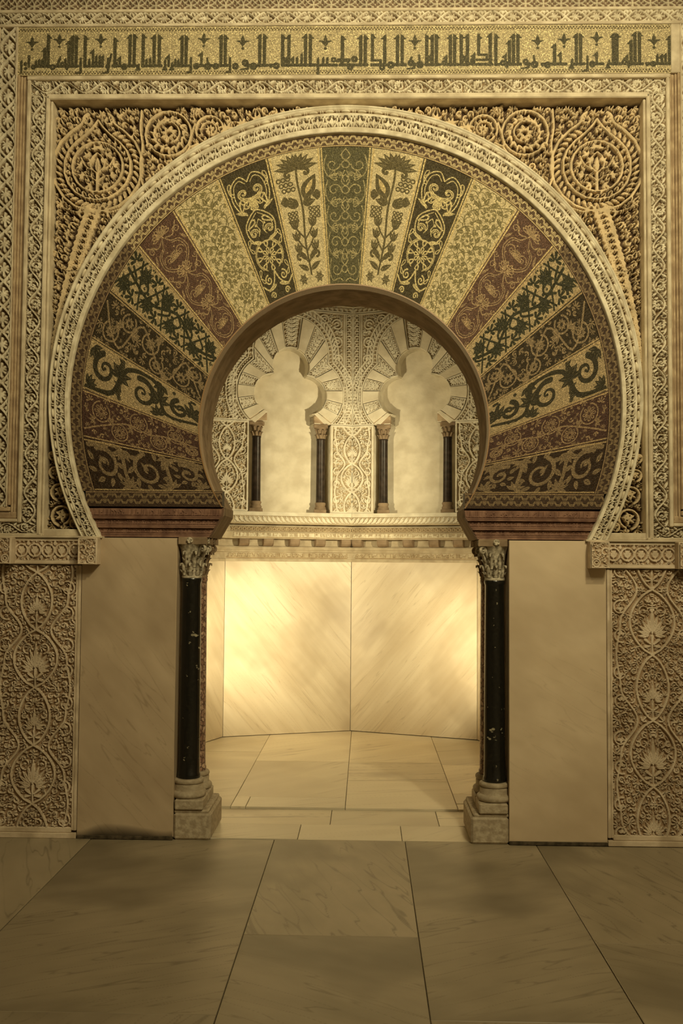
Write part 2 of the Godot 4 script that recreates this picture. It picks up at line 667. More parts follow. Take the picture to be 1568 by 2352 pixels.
func materials() -> void:
	M.bumps = noise_tex(5, 0.05, Color.BLACK, Color.WHITE, 512, 5, FastNoiseLite.TYPE_SIMPLEX_SMOOTH, 0.0, 1.0)
	M.stone = stone(lin(0.50, 0.43, 0.31), lin(0.74, 0.67, 0.52), 0.8, 11, 1.4, 0.12)
	M.stone_plain = stone(lin(0.46, 0.38, 0.27), lin(0.66, 0.57, 0.42), 0.8, 12, 1.1, 0.10)
	M.strip = stone(lin(0.30, 0.21, 0.13), lin(0.50, 0.38, 0.24), 0.8, 13, 1.5, 0.1)
	M.stucco = stone(lin(0.72, 0.72, 0.72), lin(1.0, 1.0, 1.0), 0.75, 14, 1.6, 0.08)
	M.panel = stone(lin(0.50, 0.40, 0.28), lin(0.74, 0.62, 0.47), 0.8, 15, 0.9, 0.1)
	M.red_stone = stone(lin(0.15, 0.08, 0.055), lin(0.25, 0.14, 0.095), 0.7, 16, 1.6, 0.12)
	M.soffit = stone(lin(0.20, 0.14, 0.085), lin(0.32, 0.235, 0.15), 0.85, 17, 1.2, 0.12)
	M.plaster = stone(lin(0.40, 0.34, 0.25), lin(0.5, 0.43, 0.33), 0.9, 18, 0.8, 0.1)
	M.grout = stone(lin(0.05, 0.04, 0.025), lin(0.11, 0.085, 0.055), 0.95, 19, 3.0)
	M.base_stone = stone(lin(0.36, 0.29, 0.2), lin(0.52, 0.44, 0.32), 0.6, 20, 2.2, 0.15, 0.02)
	M.capital = stone(lin(0.22, 0.185, 0.13), lin(0.62, 0.55, 0.42), 0.65, 21, 3.0, 0.1, 0.02)
	M.niche_stucco = stone(lin(0.55, 0.49, 0.37), lin(0.72, 0.66, 0.52), 0.85, 22, 1.2, 0.08)
	M.recess = stone(lin(0.56, 0.49, 0.36), lin(0.74, 0.67, 0.52), 0.9, 23, 0.8, 0.2, 0.010)
	M.cornice = stone(lin(0.36, 0.29, 0.19), lin(0.50, 0.42, 0.29), 0.85, 26, 1.2, 0.1)
	M.dark_shaft = stone(lin(0.018, 0.012, 0.008), lin(0.05, 0.034, 0.024), 0.35, 24, 2.0)
	M.iron = stone(lin(0.015, 0.014, 0.013), lin(0.03, 0.028, 0.025), 0.5, 25, 2.0)
	# black marble with a few white flecks
	M.black = tex_mat(flecks(31), 0.22)
	M.breccia = tex_mat(breccia(), 0.4)
	# hall floor, threshold and niche floor slabs in several tones each
	for i in 4:
		var k: float = [1.0, 0.88, 1.1, 0.95][i]
		M["floor%d" % i] = tex_mat(veined(40 + i, 0.5 + i * 0.7, lin(0.27 * k, 0.225 * k, 0.15 * k), lin(0.10, 0.082, 0.052), lin(0.42 * k, 0.35 * k, 0.245 * k), 2.2, 0.75, 448), 0.42)
		M["niche_floor%d" % i] = tex_mat(veined(50 + i, 0.25 + i * 0.2, lin(0.72 * k, 0.62 * k, 0.44 * k), lin(0.28, 0.2, 0.12), lin(0.86 * k, 0.76 * k, 0.57 * k), 5.0, 0.42, 320), 0.38)
	M.niche_floor_veined = tex_mat(veined(58, 0.12, lin(0.66, 0.56, 0.39), lin(0.17, 0.12, 0.07), lin(0.8, 0.7, 0.52), 6.0, 1.0, 320), 0.38)
	M.wall_marble_left = tex_mat(veined(61, -0.85, lin(0.43, 0.325, 0.215), lin(0.2, 0.14, 0.083), lin(0.60, 0.475, 0.33), 2.4, 0.5, 384, true), 0.45)
	M.wall_marble_right = tex_mat(veined(62, 0.5, lin(0.60, 0.47, 0.315), lin(0.28, 0.2, 0.12), lin(0.74, 0.60, 0.425), 1.6, 0.35, 384, true), 0.45)
	M.niche_marble_left = tex_mat(veined(63, 0.85, lin(0.60, 0.49, 0.335), lin(0.30, 0.22, 0.13), lin(0.78, 0.68, 0.51), 6.0, 0.42, 512), 0.4)
	M.niche_marble_right = tex_mat(veined(64, -0.85, lin(0.60, 0.49, 0.335), lin(0.30, 0.22, 0.13), lin(0.78, 0.68, 0.51), 6.0, 0.42, 512), 0.4)

func flecks(seed_: int) -> ImageTexture:
	var rng := RandomNumberGenerator.new()
	rng.seed = seed_
	var im := Image.create(256, 1024, false, Image.FORMAT_RGB8)
	var f := FastNoiseLite.new()
	f.seed = seed_
	f.frequency = 0.05
	var r := Rel.new(Vector2(0, 0), Vector2(255, 1023), 1.0)
	r.round_off = 0.1
	for i in 46:
		var p := Vector2(rng.randf() * 256, rng.randf() * 1024)
		var z := rng.randf_range(1.5, 4.0) * (2.6 if i % 8 == 0 else 1.0)
		for k in 3:
			r.dot(p + Vector2(rng.randf_range(-1, 1), rng.randf_range(-1.6, 1.6)) * z, z * rng.randf_range(0.5, 1.0), rng.randf_range(0.5, 1.0))
	var a := lin(0.006, 0.006, 0.005)
	var b := lin(0.016, 0.015, 0.012)
	var white := lin(0.42, 0.38, 0.26)
	for y in 1024:
		for x in 256:
			im.set_pixel(x, y, a.lerp(b, clampf(0.5 + f.get_noise_2d(x, y), 0, 1)).lerp(white, r.d[y * r.w + x]))
	return ImageTexture.create_from_image(im)

func breccia() -> ImageTexture:
	var f := FastNoiseLite.new()
	f.seed = 9
	f.noise_type = FastNoiseLite.TYPE_CELLULAR
	f.cellular_return_type = FastNoiseLite.RETURN_DISTANCE2_SUB
	f.frequency = 0.045
	f.cellular_jitter = 1.0
	var g := FastNoiseLite.new()
	g.seed = 10
	g.noise_type = FastNoiseLite.TYPE_CELLULAR
	g.cellular_return_type = FastNoiseLite.RETURN_CELL_VALUE
	g.frequency = 0.045
	var im := Image.create(256, 1024, false, Image.FORMAT_RGB8)
	for y in 1024:
		for x in 256:
			var e := f.get_noise_2d(x * 1.3, y * 0.7) + 1.0
			g.seed = 9
			var c := g.get_noise_2d(x * 1.3, y * 0.7)
			var col := lin(0.27, 0.15, 0.10).lerp(lin(0.62, 0.45, 0.31), clampf(c * 0.9 + 0.35, 0, 1))
			col = lin(0.07, 0.036, 0.026).lerp(col, smoothstep(0.05, 0.35, e))
			im.set_pixel(x, y, col)
	return ImageTexture.create_from_image(im)

# ---------------------------------------------------------------- the shell of hall and niche
const RA := 0.842      # radius of the doorway arch
const YA := 2.366      # height of its centre
const YC := 2.50       # centre of the mosaic's outer edge
const RC := 1.603
const YO := 2.545      # centre of the moulding's outer edge
const RO := 1.723
const ZB := -0.525     # back of the front wall

func door_outline() -> PackedVector2Array:
	var p := PackedVector2Array([Vector2(0.95, 0.0), Vector2(0.95, 1.722), Vector2(0.777, 1.722), Vector2(0.702, 1.855), Vector2(0.702, 1.90)])
	var a0 := atan2(1.90 - YA, 0.702)
	for i in range(1, 48):
		p.append(Vector2(0, YA) + Vector2.from_angle(lerpf(a0, PI - a0, i / 48.0)) * RA)
	p.append_array(PackedVector2Array([Vector2(-0.702, 1.90), Vector2(-0.702, 1.855), Vector2(-0.777, 1.722), Vector2(-0.95, 1.722), Vector2(-0.95, 0.0)]))
	return p

func shell() -> void:
	# front wall with the doorway cut out of it
	var wall := struct("wall_front", "carved stone front wall around the horseshoe arched doorway")
	front_wall = wall
	var door := door_outline()
	for half in [1.0, -1.0]:
		# two halves so that the outline stays simple to triangulate
		var o := PackedVector2Array([Vector2(0, 6.3), Vector2(4.2 * half, 6.3), Vector2(4.2 * half, 0), Vector2(0.95 * half, 0)])
		for q in door:
			if q.x * half > 0.001 and q.y > 0.01:
				o.append(q)
		# the right half of the outline already runs upwards, the left half downwards
		if half < 0:
			var rest := Array(o.slice(4))
			rest.reverse()
			o = o.slice(0, 4)
			o.append_array(PackedVector2Array(rest))
		o.append(Vector2(0, YA + RA))
		var mb := MB.new()
		mb.prism(o, ZB, -0.13)
		part("masonry", mb, M.soffit, wall)
	for d in [["wall_left", Vector3(-4.4, -0.1, -0.6), Vector3(-4.2, 6.3, 9.2)], ["wall_right", Vector3(4.2, -0.1, -0.6), Vector3(4.4, 6.3, 9.2)], ["wall_back", Vector3(-4.4, -0.1, 9.0), Vector3(4.4, 6.3, 9.2)], ["ceiling", Vector3(-4.4, 6.3, -0.6), Vector3(4.4, 6.5, 9.2)]]:
		var mb := MB.new()
		mb.box(d[1], d[2], 0.0)
		part(d[0], mb, M.plaster, self).set_meta("kind", "structure")

# outline of the niche floor (an octagon whose corner points away from the door)
func octagon(grow := 0.0) -> PackedVector2Array:
	var p := PackedVector2Array([Vector2(0, -3.67), Vector2(1.133, -3.26), Vector2(1.60, -2.10), Vector2(1.25, -1.0), Vector2(0.97, -0.525), Vector2(-0.97, -0.525), Vector2(-1.25, -1.0), Vector2(-1.60, -2.10), Vector2(-1.133, -3.26)])
	if grow != 0.0:
		var q := Geometry2D.offset_polygon(p, grow, Geometry2D.JOIN_MITER)
		return q[0]
	return p

func floors() -> void:
	var fl := struct("floor", "stone paving of the hall, the threshold and the niche behind it")
	var rng := RandomNumberGenerator.new()
	rng.seed = 3
	var bed := MB.new()
	bed.box(Vector3(-4.4, -0.12, -0.9), Vector3(4.4, -0.006, 9.2), 0.0)
	bed.box(Vector3(-1.9, -0.12, -4.0), Vector3(1.9, -0.006, -0.9), 0.0)
	part("mortar_bed", bed, M.grout, fl)
	var xs := [-4.4, -2.6, -1.42, -0.378, 0.368, 1.105, 2.5, 4.4]
	var rows := [[0.0, 1.9, 3.6, 5.6, 7.4, 9.2], [-0.04, 1.43, 3.2, 5.0, 7.0, 9.2], [-0.04, 2.175, 3.9, 5.9, 9.2], [-0.05, 1.417, 2.9, 4.6, 6.4, 9.2], [-0.06, 2.185, 3.8, 5.7, 9.2], [0.0, 1.45, 3.3, 5.2, 7.2, 9.2], [0.0, 1.7, 3.5, 5.5, 7.5, 9.2]]
	var n := 0
	for i in 7:
		for j in rows[i].size() - 1:
			slab(fl, [Vector2(xs[i], rows[i][j]), Vector2(xs[i + 1], rows[i][j]), Vector2(xs[i + 1], rows[i][j + 1]), Vector2(xs[i], rows[i][j + 1])], 0.0, M["floor%d" % ((i * 2 + j) % 4)], rng)
			n += 1
	# two rows of threshold slabs
	for r in [[-0.385, -0.055, [-0.95, -0.247, 0.352, 0.95]], [-0.75, -0.385, [-0.95, -0.072, 0.588, 0.95]]]:
		for i in 3:
			slab(fl, [Vector2(r[2][i], r[0]), Vector2(r[2][i + 1], r[0]), Vector2(r[2][i + 1], r[1]), Vector2(r[2][i], r[1])], 0.0, M.niche_floor_veined if r[0] < -0.7 and i != 1 else M["niche_floor%d" % ((n + i * 3) % 4)], rng)
		n += 1
	# niche: slabs cut to the octagon, a finger's breadth higher
	var oct := octagon(0.03)
	for r in [[-1.9, -0.725, -4, -2.6], [-1.9, -0.725, -2.6, -1.55], [-1.9, -0.725, -1.55, -0.755], [-0.725, 0.012, -4, -2.23], [-0.725, 0.012, -2.23, -1.03], [-0.725, -0.628, -1.03, -0.755], [-0.628, 0.012, -1.03, -0.755], [0.012, 0.735, -4, -2.23], [0.012, 0.735, -2.23, -1.553], [0.012, 0.735, -1.553, -0.755], [0.735, 1.9, -4, -2.15], [0.735, 1.9, -2.15, -1.18], [0.735, 1.9, -1.18, -0.9], [0.735, 1.9, -0.9, -0.755]]:
		var sq := PackedVector2Array([Vector2(r[0], r[2]), Vector2(r[1], r[2]), Vector2(r[1], r[3]), Vector2(r[0], r[3])])
		for q in Geometry2D.intersect_polygons(sq, oct):
			slab(fl, Array(q), 0.012, M.niche_floor_veined if r[0] == 0.012 and r[3] == -1.553 else M["niche_floor%d" % (n % 4)], rng)
		n += 1

func slab(fl: Node3D, q: Array, y: float, m: Material, rng: RandomNumberGenerator) -> void:
	var p := PackedVector2Array(q)
	if Geometry2D.is_polygon_clockwise(p):
		p.reverse()
	var g := Geometry2D.offset_polygon(p, -0.0016, Geometry2D.JOIN_MITER)
	var mb := MB.new()
	# x, z on the ground: the prism's x, y become x, -z
	var flip := PackedVector2Array()
	for v in g[0]:
		flip.append(Vector2(v.x, -v.y))
	var lo: Vector2 = g[0][0]
	for v in flip:
		lo = lo.min(v)
	lo -= Vector2(rng.randf(), rng.randf()) * 0.1
	mb.prism(flip, -0.04, y + rng.randf_range(-0.0015, 0.0015), Transform3D(Basis(Vector3(1, 0, 0), Vector3(0, 0, -1), Vector3(0, 1, 0))), 0.0022, func(v): return (v - lo) * 0.4, false)
	part("floor_slab", mb, m, fl)

# ---------------------------------------------------------------- lower part of the front wall
const GROUND_SHADE := Color(0.36, 0.28, 0.20)   # shade painted into the sunk ground of the frames and arch moulding
const PANEL_SHADE := Color(0.58, 0.49, 0.40)  # recess shade painted into the dado panels, friezes and blocks

func flat(z: float, sx := 1.0) -> Callable:
	return func(u: float, v: float, h: float) -> Vector3: return Vector3(u * sx, v, z + h)

func arabesque(r: Rel, ax: float, half: float, y0: float, y1: float, pitch: float, stem: float, leafs: float, seed_: int, phase := 0.0) -> void:
	var rng := RandomNumberGenerator.new()
	rng.seed = seed_
	r.mir = true
	r.ax = ax
	var steps := 14
	var y := y0 + phase
	var n := 0
	while y < y1:
		var a := half * (0.40 if n % 2 == 0 else 0.56)
		var pts := []
		var outer := []
		for i in steps + 1:
			var t := float(i) / steps
			pts.append(Vector2(ax + a * pow(sin(PI * t), 0.7), y + t * pitch))
			outer.append(Vector2(ax + half * (0.80 - 0.42 * pow(sin(PI * t), 2.0) * (1.0 if n % 2 == 0 else -0.25)), y + (t - 0.5) * pitch))
		r.chain(pts, stem, stem)
		r.chain(outer, stem * 0.9, stem * 0.9)
		# side scrolls
		for q in [[0.30, 0.78, 1.0], [0.72, 0.80, -1.0]]:
			var c := Vector2(ax + half * q[1], y + pitch * q[0])
			var ra := half * 0.19
			r.arc(c, ra, -PI * 0.6 * q[2], PI * 1.2 * q[2], stem * 0.8, stem * 0.5, 1.0, ra * 0.55)
			r.fan(c, PI * 0.5 * q[2], 3, 2.2, ra * 0.7, ra * 0.2)
		# palmette inside each oval
		var c2 := Vector2(ax, y + pitch * 0.30)
		r.seg(Vector2(ax, y + 0.01), c2, stem * 0.7)
		for k in [0.28, 0.62, 0.95, 1.3, 1.65]:
			var v := Vector2.from_angle(PI / 2 - k)
			r.leaf(c2 + v * a * 0.12, c2 + v * a * (0.98 - 0.2 * k), a * 0.085)
		r.leaf(c2, c2 + Vector2(0, a * 1.3), a * 0.10)
		r.hand(Vector2(ax, y + pitch * 0.14), PI / 2, 5, 3.4, a * 0.5, a * 0.07)
		r.arc(Vector2(ax + a * 0.36, y + pitch * 0.68), a * 0.26, -PI * 0.5, PI * 1.1, stem * 0.6, stem * 0.4, 1.0, a * 0.14)
		r.dot(Vector2(ax + a * 0.36, y + pitch * 0.68), stem * 0.6)
		y += pitch
		n += 1
	r.fill(rng, int((y1 - y0) * half / (leafs * leafs) * 4.0), leafs, Vector2(ax, y0), Vector2(ax + half, y1))
	r.mir = false
	r.residue(stem * 1.05)

func dado() -> void:
	for sx in [-1.0, 1.0]:
		var side := "left" if sx < 0 else "right"
		# tall plain marble slab beside the doorway
		var lo := 0.952
		var hi := 1.503
		var sl := thing("marble_slab", "tall plain marble slab between the doorway columns and the carved panel, on the %s" % side, "marble slab", Vector3(1.22 * sx, 0, 0))
		var mb := MB.new()
		mb.prism(rect(lo * sx, 0.012, hi * sx, 1.716), -0.13, 0.0, Transform3D(), 0.003, func(v): return Vector2((absf(v.x) - 0.9) * 0.58 + 0.02, 1.0 - v.y * 0.56))
		part("slab", mb, M["wall_marble_" + side], sl)
		mb = MB.new()
		mb.box(Vector3(minf(lo * sx, hi * sx), 0.0, -0.13), Vector3(maxf(lo * sx, hi * sx), 0.022, 0.006), 0.004)
		part("plinth_strip", mb, M.grout, sl)
		# lace-like carved panel at the picture's edge
		var pn := thing("carved_dado", "tall marble panel densely carved with symmetrical vine scrolls, at the %s end of the wall" % side, "carved panel", Vector3(1.76 * sx, 0, 0))
		var r := Rel.new(Vector2(1.533, 0.062), Vector2(1.995, 1.556), 0.0036)
		arabesque(r, 1.764, 0.225, 0.062, 1.54, 0.37 if sx > 0 else 0.33, 0.0062, 0.0175, 71 if sx > 0 else 72, -0.1 if sx > 0 else -0.2)
		mb = MB.new()
		if sx > 0:
			mb.field(r, 0.022, func(u, v, h): return Vector3(u, v, -0.024 + h), null, PANEL_SHADE)
		else:
			mb.field(r, 0.022, func(u, v, h): return Vector3(-3.528 + u, v, -0.024 + h), null, PANEL_SHADE)
		part("carved_field", mb, M.panel, pn)
		mb = MB.new()
		for q in [[1.506, 0.045, 1.524, 1.556], [1.525, 0.045, 1.537, 1.556]]:
			mb.box(Vector3(minf(q[0] * sx, q[2] * sx), q[1], -0.13), Vector3(maxf(q[0] * sx, q[2] * sx), q[3], 0.0 if q[0] < 1.51 else -0.003), 0.003)
		part("border", mb, M.panel, pn)
		mb = MB.new()
		mb.box(Vector3(minf(1.506 * sx, 2.6 * sx), 0.0, -0.13), Vector3(maxf(1.506 * sx, 2.6 * sx), 0.032, 0.004), 0.004)
		mb.box(Vector3(minf(1.537 * sx, 2.6 * sx), 0.032, -0.13), Vector3(maxf(1.537 * sx, 2.6 * sx), 0.062, -0.002), 0.004)
		part("foot", mb, M.panel, pn)
		mb = MB.new()
		mb.box(Vector3(minf(1.995 * sx, 3.6 * sx), 0.062, -0.13), Vector3(maxf(1.995 * sx, 3.6 * sx), 1.556, -0.002), 0.004)
		part("edge", mb, M.panel, pn)
		# frieze above the panel, with a projecting block at each end
		var fz := thing("carved_frieze", "carved frieze of small leafy roundels above the %s carved panel" % side, "frieze", Vector3(1.69 * sx, 1.56, 0))
		r = Rel.new(Vector2(1.50, 1.574), Vector2(1.89, 1.70), 0.004)
		for k in 5:
			var c := Vector2(1.545 + k * 0.078, 1.640)
			r.arc(c, 0.036, 0, TAU, 0.005, 0.005, 1.0)
			r.seg(c + Vector2(0, -0.03), c + Vector2(0, 0.02), 0.003)
			for g in [-1.0, 1.0]:
				r.leaf(c + Vector2(0, -0.02), c + Vector2(0.022 * g, 0.012), 0.008)
				r.leaf(c + Vector2(0, 0.0), c + Vector2(0.014 * g, 0.027), 0.007)
				r.leaf(c + Vector2(0.038, 0.026 * g), c + Vector2(0.038, 0.058 * g), 0.009)
		var rng := RandomNumberGenerator.new()
		rng.seed = 80
		r.fill(rng, 900, 0.011, Vector2(1.50, 1.58), Vector2(1.89, 1.695))
		r.residue(0.006)
		r.seg(Vector2(1.5, 1.578), Vector2(1.9, 1.578), 0.006)
		r.seg(Vector2(1.5, 1.699), Vector2(1.9, 1.699), 0.006)
		mb = MB.new()
		mb.field(r, 0.018, flat(-0.007, sx), null, PANEL_SHADE)
		flipped(mb, sx)
		part("roundels", mb, M.panel, fz)
		mb = MB.new()
		mb.box(Vector3(minf(1.50 * sx, 2.6 * sx), 1.56, -0.13), Vector3(maxf(1.50 * sx, 2.6 * sx), 1.576, 0.014), 0.004)
		part("fillet", mb, M.panel, fz)
		for b in [[1.395, 1.502, "nearer the doorway"], [1.888, 2.12, "at the outer end of the frieze"]]:
			var bl := thing("impost_block", "projecting carved stone block %s, on the %s" % [b[2], side], "block", Vector3((b[0] + b[1]) * 0.5 * sx, 1.56, 0.04))
			mb = MB.new()
			mb.box(Vector3(minf(b[0] * sx, b[1] * sx), 1.560, -0.08), Vector3(maxf(b[0] * sx, b[1] * sx), 1.712, 0.083), 0.003)
			part("core", mb, M.panel, bl)
			r = Rel.new(Vector2(b[0] + 0.004, 1.564), Vector2(b[1] - 0.004, 1.708), 0.004)
			rng.seed = 83
			var c := Vector2(b[0] + 0.032, 1.592)
			r.ring(c, 0.021, 0.004)
			r.ring(c, 0.010, 0.003)
			r.arc(c + Vector2(0.05, 0.06), 0.026, 0.5, 5.2, 0.005, 0.004, 1.0, 0.012)
			r.fill(rng, 700, 0.0125, Vector2(b[0] + 0.01, 1.566), Vector2(b[1] - 0.01, 1.704))
			r.residue(0.006)
			for e in [[Vector2(b[0], 1.564), Vector2(b[1], 1.564)], [Vector2(b[0], 1.708), Vector2(b[1], 1.708)], [Vector2(b[0] + 0.004, 1.56), Vector2(b[0] + 0.004, 1.71)], [Vector2(b[1] - 0.004, 1.56), Vector2(b[1] - 0.004, 1.71)]]:
				r.seg(e[0], e[1], 0.004)
			mb = MB.new()
			mb.field(r, 0.016, flat(0.084, sx), null, PANEL_SHADE)
			flipped(mb, sx)
			part("carving", mb, M.panel, bl)
		var lg := MB.new()
		lg.box(Vector3(minf(1.385 * sx, 3.6 * sx), 1.712, -0.13), Vector3(maxf(1.385 * sx, 3.6 * sx), 1.724, 0.022), 0.003)
		lg.box(Vector3(minf(1.40 * sx, 3.6 * sx), 1.70, -0.13), Vector3(maxf(1.40 * sx, 3.6 * sx), 1.712, 0.008), 0.003)
		tag(part("ledge", lg, M.stone_plain, self), "narrow stone ledge between the carved frame and the frieze, on the %s" % side, "ledge")

# a field laid out mirrored has its triangles inside out: turn normals and winding
func flipped(mb: MB, sx: float) -> void:
	if sx > 0:
		return
	for i in mb.n.size():
		mb.n[i] = -mb.n[i]
	for i in range(0, mb.x.size(), 3):
		var t := mb.x[i + 1]
		mb.x[i + 1] = mb.x[i + 2]
		mb.x[i + 2] = t

func rect(x0: float, y0: float, x1: float, y1: float) -> PackedVector2Array:
	var a := minf(x0, x1)
	var b := maxf(x0, x1)
	return PackedVector2Array([Vector2(a, y0), Vector2(b, y0), Vector2(b, y1), Vector2(a, y1)])

# ---------------------------------------------------------------- carved frames round the arch
# interlaced lozenges with a leaf in each; runs along u, centred on v = 0
func lozenges(r: Rel, u0: float, u1: float, half: float, period: float) -> void:
	var k := 0
	var u := u0
	while u < u1:
		for i in 6:
			var t0 := float(i) / 6
			var t1 := float(i + 1) / 6
			for g in [-1.0, 1.0]:
				var a := Vector2(u + t0 * period, g * half * sin(PI * (t0 - 0.5)))
				var b := Vector2(u + t1 * period, g * half * sin(PI * (t1 - 0.5)))
				r.seg(a, b, half * 0.13)
		# the lozenges sit where the two strands part: at the period's ends
		var c := Vector2(u, 0)
		for g in [0.0, PI]:
			r.hand(c, g, 3, 1.7, period * 0.30, half * 0.13, 0.95)
		r.leaf(c + Vector2(-period * 0.34, 0), c + Vector2(period * 0.34, 0), half * 0.15, 1.0, false)
		for g in [-1.0, 1.0]:
			r.seg(c, c + Vector2(0, g * half * 0.5), half * 0.14, half * 0.08)
		for g in [-1.0, 1.0]:
			var e := Vector2(u + period * 0.5, g * half)
			r.leaf(e, e + Vector2(-period * 0.02, -g * half * 0.62), half * 0.22)
			r.leaf(e + Vector2(-0.004, 0), e + Vector2(-period * 0.24, -g * half * 0.26), half * 0.16)
			r.leaf(e + Vector2(0.004, 0), e + Vector2(period * 0.24, -g * half * 0.26), half * 0.16)
		u += period
		k += 1

# running scroll: a wavy stem throwing a curl with leaf lobes to each side in turn
func running_scroll(r: Rel, u0: float, u1: float, half: float, period: float, seed_: int) -> void:
	var rng := RandomNumberGenerator.new()
	rng.seed = seed_
	var pts := []
	var n := int((u1 - u0) / period * 16)
	for i in n + 1:
		var t := float(i) / 16
		pts.append(Vector2(u0 + t * period, half * 0.72 * sin(TAU * t)))
	r.chain(pts, half * 0.095)
	var k := 0
	var u := u0
	while u < u1:
		for g in [1.0, -1.0]:
			# a curl in each hollow of the wave
			var c := Vector2(u + period * (0.25 if g > 0 else 0.75), -g * half * 0.14)
			r.arc(c, half * 0.52, PI * 0.5 * g, -PI * 1.35 * g, half * 0.10, half * 0.08, 1.0, half * 0.22)
			r.dot(c, half * 0.13)
			for q in 6:
				var an: float = (-0.9 - q * 0.56) * g
				var v := Vector2.from_angle(an)
				r.leaf(c + v * half * 0.40, c + v * half * 0.80, half * 0.16, 0.95, false)
			var e := Vector2(u + period * (0.5 if g > 0 else 1.0), 0)
			r.leaf(e + Vector2(-0.012, g * half * 0.5), e + Vector2(0.03, g * half * 0.95), half * 0.15)
			r.leaf(e + Vector2(0.01, -g * half * 0.35), e + Vector2(-0.012, -g * half * 0.98), half * 0.17)
		u += period
		k += 1
	r.fill(rng, int((u1 - u0) / half * 60), half * 0.22, Vector2(u0, -half), Vector2(u1, half))

func bar(parent: Node3D, called: String, m: Material, x0: float, y0: float, x1: float, y1: float, z: float, b := 0.004) -> void:
	var mb := MB.new()
	mb.box(Vector3(minf(x0, x1), minf(y0, y1), -0.13), Vector3(maxf(x0, x1), maxf(y0, y1), z), b)
	part(called, mb, m, parent)

